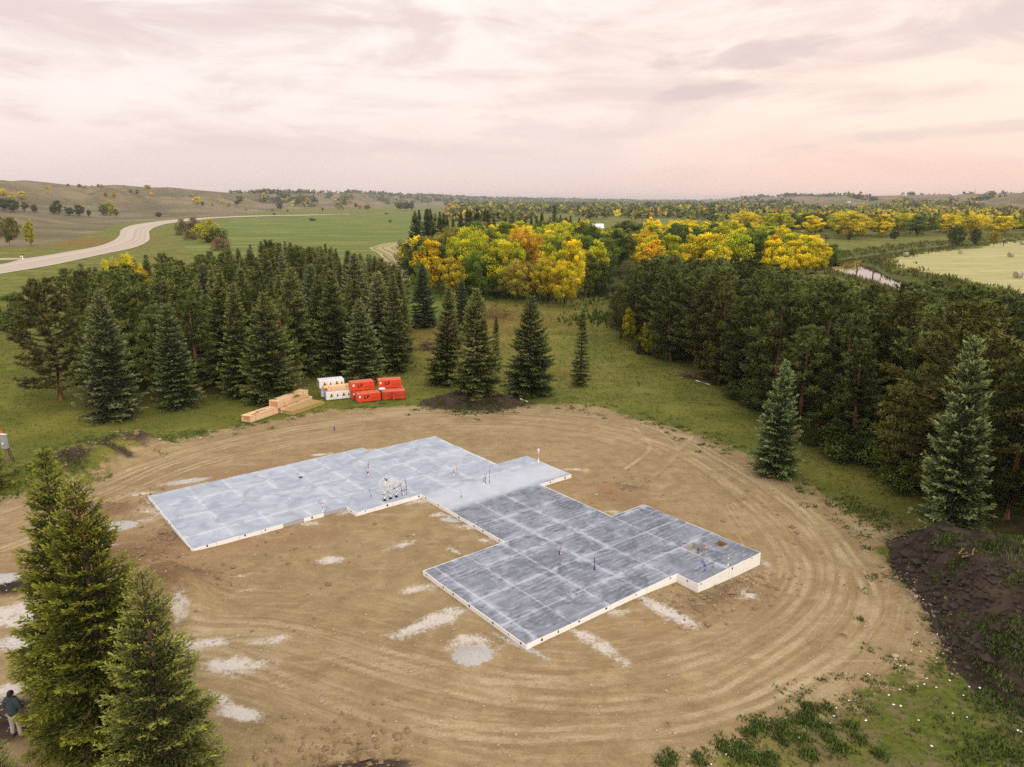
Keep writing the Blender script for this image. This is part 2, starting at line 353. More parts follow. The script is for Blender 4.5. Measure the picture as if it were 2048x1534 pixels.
def ground_base(x, y):
    """terrain without ruts"""
    x = np.asarray(x, float); y = np.asarray(y, float); P = np.stack([x, y], -1)
    z = terrain_far(x, y)
    near = 1 - sstep(np.hypot(x, y - 40), 90, 130)
    ds = poly_sd(P, SLAB_W)
    d4 = UV(31.69, 19.3); e1 = UV(27, 19.3)
    pad = .17 - .46 * np.exp(-((x - d4[0]) ** 2 + (y - d4[1]) ** 2) / 22.) - .10 * np.exp(-((x - e1[0]) ** 2 + (y - e1[1]) ** 2) / 6.)
    z = z + near * (pad * np.exp(-np.maximum(-ds, 0) / 3.5))
    z = np.where(ds > .22, -.35, z)
    z = z + near * .10 * fbm(x / 7, y / 7, 3) * sstep(-ds, .3, 4)
    # heaps of earth
    def heap(px, py, a, b, h, ang=0):
        c = G(px, py); q = rad(ang); dx = x - c[0]; dy = y - c[1]
        e = ((dx * math.cos(q) + dy * math.sin(q)) / a) ** 2 + ((-dx * math.sin(q) + dy * math.cos(q)) / b) ** 2
        lump = 1 + .35 * fbm(x / 1.1, y / 1.1, 3)
        return h * np.exp(-e ** 1.3) * lump
    z = z + heap(150, 945, 2.9, 1.6, 1.7, 25) + heap(262, 905, 2.6, 1.4, 1.5, 10) + heap(215, 925, 2.0, 1.2, .6, 20) + heap(200, 1028, 1.9, .7, .45, 20)
    z = z + heap(950, 806, 3.4, 1.6, 1.35, 0)
    c = G(322, 1178, .8); dx = x - c[0]; dy = y - c[1]; rr = np.hypot(dx, dy * 1.15)
    z = z + 1.9 * np.exp(-(rr / 2.0) ** 3) * (1 + .15 * fbm(x, y, 3)) - 1.35 * np.exp(-(((dx - .25) ** 2 + (dy + 1.0) ** 2) / 1.7) ** 1.8) + heap(400, 1165, 1.6, .7, .35, -30)
    c = G(255, 1120); z = z + .45 * np.exp(-(((x - c[0]) / 2.6) ** 2 + ((y - c[1]) / 1.3) ** 2))
    z = z + heap(945, 1317, .75, .6, .22) + heap(240, 1056, .85, .6, .18) + heap(20, 1175, 2.0, 1.0, .5)
    db = poly_sd(P, BERM)
    z = z + sstep(db, -.2, 2.6) * (1.9 + 1.1 * fbm(x / 3.2, y / 3.2, 3)) * (1 + .35 * sstep(db, 2, 5)) + sstep(db, -.3, .6) * .42 * fbm(x / .9, y / .9, 4, .6)
    # channel
    dr = line_sd(P, RIVER)[0]; dc = line_sd(P, CREEK)[0]
    z = z - 1.9 * sstep(dr, 9.5, 3.5) * sstep(y, 95, 120) - 1.7 * sstep(dc, 8, 3) * (y > 150)
    return z

print('ground')
def axis(lo, hi, d, far_lo, far_hi, g=1.026):
    a = list(np.arange(lo, hi, d)); s = d
    while a[-1] < far_hi: s = min(s * g, 260); a.append(a[-1] + s)
    b = [a[0]]; s = d
    while b[-1] > far_lo: s = min(s * g * 1.0, 260); b.append(b[-1] - s)
    return np.array(b[:0:-1] + a)
GX = axis(-34, 33, .21, -9000, 9000); GY = axis(15, 70, .21, -60, 15000)
X, Y = np.meshgrid(GX, GY); PP = np.stack([X, Y], -1)
Z = ground_base(X, Y)
d_dirt = poly_sd(PP, DIRT) - 1.2 * np.clip(sstep(np.abs(X), 60, 90), 0, 1)
NEAR = (X > -60) & (X < 60) & (Y > 8) & (Y < 90)
trk = np.full(X.shape, 5.0); trs = np.zeros(X.shape)
Pn = PP[NEAR]; dsec = np.full(len(Pn), 5.0); dmin = np.full(len(Pn), 5.0); smin = np.zeros(len(Pn))
for wl in WHEELS:
    lo = wl.min(0) - 2; hi = wl.max(0) + 2
    d, _, s = line_sd(Pn, wl); m = d < dmin; dsec = np.where(m, dmin, np.minimum(dsec, d)); dmin[m] = d[m]; smin[m] = s[m]
trk[NEAR] = dmin; trs[NEAR] = smin; tw = np.zeros(X.shape); tw[NEAR] = sstep(dsec - dmin, .16, .30)
rd, rsg, rs_ = line_sd(Pn, RING)
ru = np.full(X.shape, 50.0); rs = np.zeros(X.shape); ru[NEAR] = rd * rsg; rs[NEAR] = rs_
in_dirt = sstep(d_dirt, 0, 1.5)
zn = Z[NEAR]
rut = -.025 * np.exp(-(dmin / .17) ** 2) + .012 * np.exp(-((dmin - .34) / .12) ** 2)
rut += .014 * perlin(ru[NEAR] * 2.3, rs[NEAR] * .12) * np.exp(-(ru[NEAR] / 4.5) ** 2)
Z[NEAR] = zn + rut * in_dirt[NEAR]
Z[NEAR] += .012 * fbm(Pn[:, 0] / .5, Pn[:, 1] / .5, 2) + np.where(d_dirt[NEAR] < 0, .05 * fbm(Pn[:, 0] / .9, Pn[:, 1] / .9, 3), 0)
d_crop = np.maximum(poly_sd(PP, CROP), poly_sd(PP, CROP2)); d_sw = poly_sd(PP, SWATH); d_hay = poly_sd(PP, HAY)
d_hay = d_hay * 1.0
depg = np.maximum(Y * cP + CAM_H * sP, 1); PXG = np.where(Y > 30, 1024 + FPX * X / depg, np.where(X > 0, 3000, -900)); R_ = np.hypot(X, Y)
ramp_h = sstep(R_, np.interp(PXG, CR_X, CR_R) * .95, np.interp(PXG, CR_X, CR_R) * 1.15)
PRAI = Gs((-900, 505), (0, 497), (90, 492), (150, 479), (205, 463), (240, 447), (300, 441), (430, 434), (480, 430), (480, 424), (-900, 420))
prai = np.maximum(ramp_h, sstep(poly_sd(PP, PRAI), -6, 8))
prai = np.maximum(prai, .6 * sstep(R_, 2200, 3200))
soil = np.clip(sstep(poly_sd(PP, BERM), -.5, .4), 0, 1)
soil = np.maximum(soil, np.maximum(blob(PP, [(950, 806, 3.9, 1.9, 0, 1.6)]), blob(PP, [(250, 905, 2.6, 1.4, 10, .9), (150, 950, 1.6, 1.0, 25, .8), (215, 930, 2, .9, 20, .8)]) * .8))
soil = np.maximum(soil, blob(PP, [(700, 1540, 2.6, .5, 8, .6), (20, 1185, 1.6, .7, 10, .7), (1, 1440, 2.5, 1.5, 0, .7)]))
red = blob(PP, [(700, 985, 0.1, .1, 0, .0), (250, 1110, 4.5, 1.8, 10, 1.0), (480, 950, 5, 1.3, 20, .8), (1200, 985, 2.5, 1.2, -40, .9), (560, 1080, 3.5, 1.0, 15, .7), (170, 1050, 2, 1, 0, .6), (420, 1170, 2.5, 1.2, -20, .6), (340, 1180, 2.6, 2.0, 0, .6), (1430, 1230, 5, 1.2, 20, .5)])
dust = blob(PP, DUST); cem = blob(PP, CEMENT)
d_riv = np.minimum(line_sd(PP, RIVER)[0], line_sd(PP, CREEK)[0] + 1); d_riv = np.where(Y > 100, d_riv, 50)
# groves: litter under the trees, darkened with their shade put into its colour
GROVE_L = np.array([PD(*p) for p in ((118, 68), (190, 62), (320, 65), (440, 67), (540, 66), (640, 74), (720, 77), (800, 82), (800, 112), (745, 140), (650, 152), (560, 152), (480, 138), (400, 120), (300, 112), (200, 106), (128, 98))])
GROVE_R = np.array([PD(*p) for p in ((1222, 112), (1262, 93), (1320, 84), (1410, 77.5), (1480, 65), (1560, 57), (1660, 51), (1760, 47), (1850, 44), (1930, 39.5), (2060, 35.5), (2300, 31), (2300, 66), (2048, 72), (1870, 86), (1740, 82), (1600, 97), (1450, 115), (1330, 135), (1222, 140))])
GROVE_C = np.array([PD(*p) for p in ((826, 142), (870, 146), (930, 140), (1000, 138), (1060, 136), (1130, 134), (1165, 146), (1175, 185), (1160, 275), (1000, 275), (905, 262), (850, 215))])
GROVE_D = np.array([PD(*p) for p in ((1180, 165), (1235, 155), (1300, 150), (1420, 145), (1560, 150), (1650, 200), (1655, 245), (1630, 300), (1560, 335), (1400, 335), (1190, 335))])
litter_shade = np.maximum.reduce([sstep(poly_sd(PP, g), -2, 2.5) for g in (GROVE_L, GROVE_R)])
litter_shade = np.maximum(litter_shade, .7 * np.maximum(sstep(poly_sd(PP, GROVE_C), -1, 5), sstep(poly_sd(PP, GROVE_D), -1, 5)))
thin = np.clip(sstep(Y, 45, 36) * sstep(X, 5, 12), 0, 1)
olive = blob(PP, [(990, 640, 12, 9, 0, 1), (900, 670, 9, 14, 0, .8), (1090, 745, 7, 4, 0, .6), (160, 484, 26, 30, 0, 1.3), (440, 470, 30, 12, 0, .5), (1100, 610, 16, 6, 0, .5), (830, 590, 6, 12, 0, .9)])
ATT = dict(dirt=d_dirt, crop=d_crop, swath=d_sw, hay=d_hay, prai=prai, soil=soil, red=red, dust=dust, cem=cem, riv=d_riv, trk=trk, trs=trs, ru=ru, rs=rs, litter_shade=litter_shade, olive=olive, thin=thin, tw=tw, earth_shade=blob(PP, [(345, 1185, 1.5, 1.1, 0, 1.1), (195, 1030, 2.2, .8, 15, .9), (350, 1078, 1.1, .7, 0, .8), (255, 1125, 2.4, 1.0, 10, .7), (1420, 1195, 3.2, .9, 33, .6), (1260, 975, 1.6, .8, -30, .6), (150, 945, 2.6, 1.6, 25, .8), (262, 905, 2.4, 1.4, 10, .8), (500, 1440, 2.4, 1.2, 0, .5), (1040, 1500, 3, .6, 0, .3)]), gul=gully(X, Y))
DIRT_F = np.clip(in_dirt, 0, 1)

def build_ground(t):
    geo = t.node('ShaderNodeNewGeometry', out=0)
    A = t.attr
    nf = t.noise(geo, 9, 5, .65); nm = t.noise(geo, 1.1, 5, .6); nl = t.noise(geo, .16, 4, .6); nb = t.noise(geo, .02, 4, .55); nxx = t.noise(geo, 38, 3, .7)
    gr = t.noise(geo, 3.3, 8, .8); gr2 = t.noise(t.node('ShaderNodeMapping', {'Vector': geo, 'Location': (13, 7, 0)}), 5.5, 7, .8)
    # grass
    g = t.mix(t.step(nl, .35, .68), (.092, .115, .016), (.205, .200, .032))
    g = t.mix(t.mul(t.step(nm, .48, .75), .65), g, (.165, .140, .045))
    g = t.mix(t.mul(t.step(nf, .50, .72), .55), g, (.050, .066, .013))
    g = t.mix(t.mul(t.step(gr, .50, .60), .45), g, (.215, .195, .055)); g = t.mix(t.mul(t.step(gr2, .52, .62), .5), g, (.042, .056, .012))
    g = t.mix(t.mul(t.step(nb, .45, .62), .45), g, (.15, .16, .04))
    fgn = t.noise(geo, .42, 8, .78); far_ = t.step(t.node('ShaderNodeVectorMath', {0: geo}, 1, operation='LENGTH'), 90, 160)
    g = t.mix(t.mul(far_, t.mul(t.step(fgn, .50, .60), .7)), g, (.055, .078, .02)); g = t.mix(t.mul(far_, t.mul(t.step(t.sub(1.0, fgn), .53, .64), .5)), g, (.21, .175, .07))
    g = t.mix(t.mul(A('olive'), t.step(nm, .3, .62)), g, (.19, .105, .030))
    g = t.mix(t.mul(A('litter_shade'), .75), g, t.mix(nf, (.020, .024, .008), (.065, .062, .020)))  # litter tone plus painted tree shade over the grass colour
    g = t.mix(t.mul(A('thin'), t.mul(t.step(t.add(t.add(t.mul(nl, .5), t.mul(nm, .5)), t.mul(t.sub(gr, .5), .5)), .40, .54), .9)), g, t.mix(gr, (.24, .175, .10), (.085, .075, .035)))
    g = t.mix(t.mul(A('thin'), t.mul(t.step(t.noise(geo, 3.5, 5, .7), .48, .62), .55)), g, (.045, .065, .016))
    # prairie hills
    ph = t.mix(t.step(t.noise(geo, .013, 5, .6), .38, .62), (.215, .170, .100), (.125, .110, .052))
    ph = t.mix(t.mul(t.step(t.noise(geo, .09, 4, .7), .5, .68), .5), ph, (.26, .20, .13))
    ph = t.mix(t.mul(t.step(t.noise(t.node('ShaderNodeMapping', {'Vector': geo, 'Scale': (1, .35, 3)}), .022, 5, .65, .8), .50, .66), .55), ph, (.12, .105, .055))
    ph = t.mix(t.mul(t.step(t.add(A('gul'), t.mul(t.sub(t.noise(geo, .05, 4, .7), .5), .8)), .45, .95), .75), ph, (.085, .082, .038))
    ph = t.mix(t.mul(t.step(t.noise(geo, .33, 6, .75), .5, .6), .4), ph, (.12, .10, .055))
    g = t.mix(t.step(t.add(A('prai'), t.mul(t.sub(t.noise(geo, .03, 3), .5), .5)), .35, .75), g, ph)
    # crop
    cr = t.mix(t.step(t.noise(t.node('ShaderNodeMapping', {'Vector': geo, 'Scale': (.4, 1.8, 1)}), .045, 5, .6), .45, .66), (.115, .155, .030), (.215, .215, .045))
    cr = t.mix(t.mul(nf, .35), cr, (.05, .09, .02))
    g = t.mix(t.step(t.add(A('crop'), t.mul(t.sub(nl, .5), 3)), -.6, .6), g, cr)
    # mown swath and hay field
    wv = t.noise(t.comb(t.mul(A('swath'), .9), t.mul(nb, 2)), 1.0, 2, .5)
    sw = t.mix(t.step(wv, .42, .58), (.16, .15, .055), (.42, .34, .19))
    g = t.mix(t.step(t.add(A('swath'), t.mul(t.sub(nl, .5), 2)), -.4, .4), g, sw)
    hw = t.noise(t.node('ShaderNodeMapping', {'Vector': geo, 'Rotation': (0, 0, .25), 'Scale': (.05, .55, 1)}), .7, 5, .65)
    hy = t.mix(t.step(hw, .38, .66), (.32, .30, .125), (.44, .40, .20))
    hy = t.mix(t.mul(t.step(nl, .5, .7), .4), hy, (.22, .23, .07))
    g = t.mix(t.step(t.add(A('hay'), t.mul(t.sub(nl, .5), 5)), -1.2, 1.2), g, hy)
    # reeds and mud by the water
    g = t.mix(t.mul(t.sub(1.0, t.step(t.add(A('riv'), t.mul(t.sub(nl, .5), 6)), 6, 13)), t.step(A('riv'), 2, 6)), g, t.mix(nm, (.055, .085, .020), (.12, .13, .035)))
    g = t.mix(t.sub(1.0, t.step(A('riv'), 3.5, 5.5)), g, (.07, .055, .035))
    # dirt
    inner = t.step(A('ru'), 3.5, 7.5)
    st = t.noise(t.comb(t.mul(A('ru'), 1.0), t.mul(A('rs'), .05)), 2.3, 5, .65)
    near_ring = t.sub(1.0, t.step(t.m('ABSOLUTE', A('ru')), 3.0, 7.0))
    d = t.mix(t.step(nm, .3, .7), (.235, .168, .083), (.330, .243, .128))
    d = t.mix(t.mul(t.step(nl, .4, .7), .5), d, (.335, .250, .135))
    d = t.mix(t.mul(inner, .55), d, t.mix(t.step(nm, .35, .62), (.195, .135, .062), (.265, .188, .092)))
    d = t.mix(t.mul(A('red'), t.step(nm, .25, .6)), d, (.245, .128, .068))
    d = t.mix(t.mul(t.mul(near_ring, t.step(t.add(st, t.add(t.mul(t.sub(nl, .5), .5), t.mul(t.sub(gr, .5), .25))), .50, .66)), t.add(.12, t.mul(t.step(nl, .40, .62), .34))), d, (.47, .385, .235))
    st2 = t.noise(t.comb(t.add(t.mul(A('ru'), 2.6), t.mul(A('rs'), .16)), t.mul(A('rs'), .10)), 1.6, 6, .7)
    d = t.mix(t.mul(t.mul(near_ring, t.step(st2, .54, .64)), .34), d, (.45, .365, .215))
    d = t.mix(t.mul(t.mul(near_ring, t.step(t.sub(1.0, st), .50, .68)), .35), d, (.215, .145, .075))
    sc1 = t.noise(t.node('ShaderNodeMapping', {'Vector': geo, 'Rotation': (0, 0, .5), 'Scale': (.22, 2.2, 1)}), 1.1, 6, .72, .5)
    sc2 = t.noise(t.node('ShaderNodeMapping', {'Vector': geo, 'Rotation': (0, 0, -.75), 'Scale': (.22, 2.2, 1), 'Location': (4, 9, 0)}), 1.3, 6, .72, .5)
    d = t.mix(t.mul(t.step(sc1, .56, .66), .38), d, (.46, .38, .235)); d = t.mix(t.mul(t.step(sc2, .57, .67), .32), d, (.19, .132, .065))
    cloudy = t.noise(geo, .34, 7, .72, .6)
    d = t.mix(t.mul(t.step(cloudy, .50, .62), .45), d, (.20, .142, .072)); d = t.mix(t.mul(t.step(t.sub(1.0, cloudy), .54, .66), .30), d, (.42, .345, .215))
    d = t.mix(t.mul(t.step(t.add(A('earth_shade'), t.mul(t.sub(gr, .5), .6)), .25, .7), .8), d, t.mix(nm, (.105, .066, .034), (.18, .118, .062)))  # darker fresh earth; in the mound's scoop its shade is painted in too
    # wheel tracks with tread bars
    tk = A('trk'); tkn = t.add(tk, t.add(t.mul(t.sub(nf, .5), .12), t.mul(t.sub(nm, .5), .14)))
    band = t.mul(t.sub(1.0, t.step(tkn, .08, .17)), t.add(.15, t.mul(t.step(t.noise(geo, .3, 5, .7), .42, .60), .85)))
    tread = t.mul(t.m('SINE', t.mul(A('trs'), 34.0)), A('tw'))
    patch = t.step(nm, .42, .56)
    tr = t.mix(t.mul(t.step(tread, -.2, .6), t.mul(patch, .5)), (.48, .395, .25), (.37, .285, .17))
    d = t.mix(t.mul(band, .66), d, tr)
    edge = t.mul(t.step(tkn, .22, .30), t.sub(1.0, t.step(tkn, .32, .42)))
    d = t.mix(t.mul(edge, .35), d, (.20, .135, .07))
    d = t.mix(t.mul(t.step(gr, .52, .62), .32), d, (.185, .125, .072)); d = t.mix(t.mul(t.step(gr2, .54, .64), .35), d, (.42, .34, .20))
    d = t.mix(t.mul(t.step(nf, .52, .72), .5), d, (.17, .115, .065))
    d = t.mix(t.mul(t.step(t.noise(geo, 17, 4, .75), .55, .72), .5), d, (.40, .32, .22))
    d = t.mix(t.mul(t.step(nxx, .62, .8), .55), d, (.48, .40, .30))
    g2 = t.step(t.add(A('dirt'), t.add(t.mul(t.sub(nm, .5), 3.6), t.mul(t.sub(nf, .5), 2.2))), -.35, .35)
    c = t.mix(g2, g, d)
    # dark soil, cement, dust
    sl = t.mix(t.step(nm, .35, .65), (.028, .020, .016), (.062, .044, .034))
    sl = t.mix(t.mul(t.step(nl, .55, .7), .6), sl, (.12, .085, .055))
    c = t.mix(t.step(t.add(A('soil'), t.mul(t.sub(nm, .5), .7)), .30, .55), c, sl)
    c = t.mix(t.step(t.add(A('cem'), t.mul(t.sub(nf, .5), .7)), .42, .62), c, t.mix(nf, (.30, .29, .28), (.52, .51, .50)))
    dn = t.add(t.mul(t.sub(nf, .5), 1.0), t.mul(t.sub(nm, .5), 1.3))
    c = t.mix(t.mul(t.step(t.add(A('dust'), t.add(dn, t.mul(t.sub(gr, .5), 1.2))), .42, .92), .82), c, (.60, .57, .54))
    h = t.add(t.mul(nf, .6), t.add(t.mul(nm, .9), t.mul(nxx, .25)))
    h = t.add(h, t.mul(t.mul(band, patch), t.mul(tread, .05)))
    h = t.add(h, t.mul(t.mul(near_ring, st), .8))
    t.bsdf(c, .95, t.bump(h, 1.0, .075), .12)
M_GROUND = mat('ground', build_ground)

ny, nx = X.shape
idx = np.arange(nx * ny).reshape(ny, nx)
F = np.stack([idx[:-1, :-1], idx[:-1, 1:], idx[1:, 1:], idx[1:, :-1]], -1).reshape(-1, 4)
Vg = np.stack([X.ravel(), Y.ravel(), Z.ravel()], 1)
def fc(a): return a[:-1, :-1].ravel()
region = np.zeros(len(F), int)
region[fc(ramp_h) > .3] = 1
region[(fc(d_crop) > 0)] = 2
region[(fc(d_hay) > 0)] = 3
region[(fc(d_sw) > 0)] = 4
region[(fc(d_dirt) > 0)] = 5
region[fc(poly_sd(PP, BERM)) > -.3] = 6
for k, nm_ in enumerate(['ground', 'hills', 'crop_field', 'hay_field', 'mown_strip', 'dirt_clearing', 'soil_bank']):
    f = F[region == k]
    if not len(f): continue
    u, inv = np.unique(f, return_inverse=True)
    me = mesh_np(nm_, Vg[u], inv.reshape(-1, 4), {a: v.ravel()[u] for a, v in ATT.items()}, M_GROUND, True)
    tag(link(nm_, me), kind='structure')
from bisect import bisect_left
def gz(x, y):                                # height of the built ground mesh
    i = min(max(bisect_left(GX, x) - 1, 0), nx - 2); j = min(max(bisect_left(GY, y) - 1, 0), ny - 2)
    fx = (x - GX[i]) / (GX[i + 1] - GX[i]); fy = (y - GY[j]) / (GY[j + 1] - GY[j])
    return float((Z[j, i] * (1 - fx) + Z[j, i + 1] * fx) * (1 - fy) + (Z[j + 1, i] * (1 - fx) + Z[j + 1, i + 1] * fx) * fy)
def gzv(x, y):
    i = np.clip(np.searchsorted(GX, x) - 1, 0, nx - 2); j = np.clip(np.searchsorted(GY, y) - 1, 0, ny - 2)
    fx = (x - GX[i]) / (GX[i + 1] - GX[i]); fy = (y - GY[j]) / (GY[j + 1] - GY[j])
    return (Z[j, i] * (1 - fx) + Z[j, i + 1] * fx) * (1 - fy) + (Z[j + 1, i] * (1 - fx) + Z[j + 1, i + 1] * fx) * fy

# ---------------------------------------------------------------- road, drive, water
def strip(name, Lp, Rp, m, lift, nseg=1):
    L = smooth_line(Lp, 6); R = smooth_line(Rp, 6); n = len(L); K = 6; V = []; Fq = []
    for i in range(n):
        for k in range(K + 1):
            p = L[i] + (R[i] - L[i]) * k / K
            crown = math.sin(math.pi * k / K)
            V.append((p[0], p[1], gz(*p) + lift * (.35 + .65 * crown) + max(0, (math.hypot(*p) - 300)) * 4e-4))
    for i in range(n - 1):
        for k in range(K):
            a = i * (K + 1) + k; Fq.append((a, a + 1, a + K + 2, a + K + 1))
    s = np.repeat(np.arange(n), K + 1) * 1.0; w = np.tile(np.linspace(-1, 1, K + 1), n)
    return tag(link(name, mesh_np(name, V, Fq, dict(w=w), m, True)), kind='structure')
def b_road(t):
    g = t.node('ShaderNodeNewGeometry', out=0); n = t.noise(g, .5, 5, .6); w = t.attr('w')
    st = t.noise(t.comb(t.mul(w, 3.0), t.mul(n, .3)), 2.0, 3, .5)
    c = t.mix(t.step(st, .4, .62), (.38, .32, .265), (.48, .42, .36)); c = t.mix(t.mul(n, .4), c, (.42, .35, .29))
    t.bsdf(c, .95, t.bump(n, .3, .05), .1)
M_ROAD = mat('gravel_road', b_road)
RT = [(-140, 551), (0, 529.5), (58, 516), (171, 498), (219, 485), (238, 472), (243, 460), (263, 451), (308, 444), (355, 439.5), (437, 434.3), (480, 432.5), (547, 431), (650, 429.5), (700, 428.3)]
RB = [(-140, 575), (0, 548.5), (102, 531), (205, 509), (267, 495.5), (297, 482), (299, 470), (300, 462), (318, 452), (358, 445), (437, 436.8), (480, 434.8), (547, 432.6), (650, 430.8), (700, 429.4)]
strip('gravel_road', Gs(*RT), Gs(*RB), M_ROAD, .25)
strip('driveway', Gs((-160, 519), (0, 516.5), (45, 516.2), (64, 518.5)), Gs((-160, 523), (0, 520), (45, 519.4), (58, 522)), M_ROAD, .22)
def b_water(t):
    g = t.node('ShaderNodeNewGeometry', out=0)
    t.bsdf((.03, .028, .022), .03, t.bump(t.noise(g, 1.2, 3, .5), .04, .05), .6)
M_WATER = mat('river_water', b_water)
def water(name, line, half, z):
    a = offset_line(line, half); b = offset_line(line, -half); n = len(line)
    V = [(p[0], p[1], z) for q in zip(a, b) for p in q]
    tag(link(name, mesh_np(name, V, [(2 * i, 2 * i + 1, 2 * i + 3, 2 * i + 2) for i in range(n - 1)], None, M_WATER)), kind='structure')
water('river', RIVER, 7.5, -1.25); water('creek', CREEK, 5.0, -1.254)

# ---------------------------------------------------------------- concrete slab
print('slab')
JU = [11.1, 13.3, 15.5, 17.7, 19.65, 21.95, 24.1, 26.1, 28.95]; JV = [22.25, 24.6, 26.95, 28.45, 30.95, 36.85, 39.6, 42.4, 44.8]
def b_conc(t):
    o = t.node('ShaderNodeTexCoord', out=3); sp = t.node('ShaderNodeSeparateXYZ', {0: o}, None); u, v = sp.outputs[0], sp.outputs[1]
    n1 = t.noise(o, .35, 5, .6, .4); n2 = t.noise(o, 1.7, 6, .7, .8); n3 = t.noise(o, 9, 4, .7)
    sa = t.noise(t.node('ShaderNodeMapping', {'Vector': o, 'Rotation': (0, 0, rad(12)), 'Scale': (.18, 1.6, 1)}), 1.5, 6, .7)
    sb = t.noise(t.node('ShaderNodeMapping', {'Vector': o, 'Rotation': (0, 0, rad(-72)), 'Scale': (.18, 1.6, 1), 'Location': (5, 3, 0)}), 1.3, 6, .7)
    sweep = t.node('ShaderNodeTexWave', {'Vector': t.node('ShaderNodeMapping', {'Vector': o, 'Location': (-21, -25.5, 0)}), 'Scale': 1.1, 'Distortion': 7, 'Detail': 5, 'Detail Scale': .7, 'Detail Roughness': .6}, 1, wave_type='RINGS')
    def lines(c, L, wid):
        r = None
        for q in L:
            d = t.m('ABSOLUTE', t.sub(c, q)); r = d if r is None else t.m('MINIMUM', r, d)
        return r
    wob = t.mul(t.sub(n2, .5), .5)
    du = lines(u, JU, 0); dv = lines(v, JV, 0); dd = t.m('MINIMUM', du, dv)
    powder = t.sub(1.0, t.step(t.add(dd, t.mul(t.sub(n2, .5), .9)), -.06, .40)); fine = t.sub(1.0, t.step(t.add(dd, t.mul(t.sub(n3, .5), .03)), .02, .07))
    darkzone = t.sub(1.0, t.step(t.add(v, t.mul(t.sub(n2, .5), .9)), 33.2, 34.1))
    big = t.noise(o, .23, 3, .6, .5); cl = t.noise(o, .8, 7, .68, 1.2); cl2 = t.noise(t.node('ShaderNodeMapping', {'Vector': o, 'Location': (9, 4, 0)}), .5, 7, .66, 1.6)
    dk = t.mix(t.step(cl, .35, .62), (.108, .124, .162), (.190, .210, .258))
    dk = t.mix(t.mul(t.step(t.add(t.mul(sa, .5), t.mul(cl2, .5)), .48, .64), .75), dk, (.30, .325, .39))
    dk = t.mix(t.mul(t.step(sb, .50, .72), t.mul(t.step(cl, .42, .62), .75)), dk, (.30, .325, .39))
    dk = t.mix(t.mul(t.step(sweep, .45, 1.0), t.mul(t.step(n2, .42, .66), .5)), dk, (.42, .45, .52))
    dk = t.mix(t.mul(t.mul(powder, t.step(t.add(big, t.mul(t.sub(cl, .5), 1.7)), .42, .66)), .68), dk, (.42, .45, .53)); dk = t.mix(t.mul(t.mul(fine, t.step(n2, .3, .55)), .45), dk, (.52, .55, .62))
    lt = t.mix(t.step(cl, .36, .62), (.265, .305, .375), (.375, .42, .50))
    lt = t.mix(t.mul(t.step(cl2, .44, .64), .6), lt, (.31, .35, .43))
    lt = t.mix(t.mul(t.step(sa, .50, .74), .45), lt, (.48, .52, .59)); lt = t.mix(t.mul(t.step(sb, .54, .76), .3), lt, (.48, .52, .59))
    lt = t.mix(t.mul(t.mul(powder, t.step(cl, .42, .62)), .4), lt, (.52, .56, .63)); lt = t.mix(t.mul(t.mul(fine, t.step(cl, .38, .55)), .45), lt, (.60, .64, .71))
    lt = t.mix(t.mul(t.step(t.add(big, t.mul(t.sub(cl2, .5), .8)), .55, .75), .45), lt, (.54, .58, .65))
    wear = t.sub(1.0, t.step(t.m('ABSOLUTE', t.sub(v, 35.0)), .6, 2.2)); lt = t.mix(t.mul(t.mul(wear, t.step(u, 20, 23)), .55), lt, (.50, .53, .60))
    c = t.mix(darkzone, lt, dk)
    c = t.mix(t.mul(t.step(n3, .55, .8), .3), c, (.50, .52, .57))
    c = t.mix(t.mul(t.step(t.noise(o, 26, 3, .7), .6, .8), .3), c, (.13, .14, .17))
    t.bsdf(c, .82, t.bump(t.add(n2, t.mul(n3, .5)), .12, .01), .25)
M_CONC = mat('slab_concrete', b_conc)
M_CONCRAW = plain('raw_concrete', (.36, .35, .34), .9, .25, 5)
M_FOAM = mat('insulation_foam', lambda t: (lambda o, n: t.bsdf(t.mix(t.step(n, .55, .75), (.80, .79, .77), (.60, .58, .54)), .8, t.bump(n, .2, .01), .2))(*(lambda o: (o, t.noise(o, 3, 6, .75)))(t.node('ShaderNodeTexCoord', out=3))))
M_DARKGAP = plain('dark_gap', (.05, .045, .035), .95, .3)
slab = thing('concrete_slab', 'stepped house foundation slab of grey concrete panels with white foam edges', 'foundation', (0, 0, 0), TH)
GAP = .0025
def panel(u0, u1, v0, v1, holes=(), th=.05):
    us = sorted({u0 + GAP, u1 - GAP, *[h[0] for h in holes], *[h[1] for h in holes]}); vs = sorted({v0 + GAP, v1 - GAP, *[h[2] for h in holes], *[h[3] for h in holes]})
    n = len(vs); V = [(a, b, SLAB_Z) for a in us for b in vs]; Fq = []; N = len(V); V += [(a, b, SLAB_Z - th) for a in us for b in vs]
    inh = lambda i, j: (0 <= i < len(us) - 1 and 0 <= j < n - 1) and not any(h[0] - 1e-6 <= us[i] < h[1] - 1e-6 and h[2] - 1e-6 <= vs[j] < h[3] - 1e-6 for h in holes)
    for i in range(len(us) - 1):
        for j in range(n - 1):
            if not inh(i, j): continue
            a, b, c, d = i * n + j, (i + 1) * n + j, (i + 1) * n + j + 1, i * n + j + 1
            Fq.append((a, b, c, d))
            for (p, q, ii, jj) in ((a, b, i, j - 1), (b, c, i + 1, j), (c, d, i, j + 1), (d, a, i - 1, j)):
                if not inh(ii, jj): Fq.append((q, p, p + N, q + N))
    return link('panel', mesh_np('panel', V, Fq, None, M_CONC), slab)
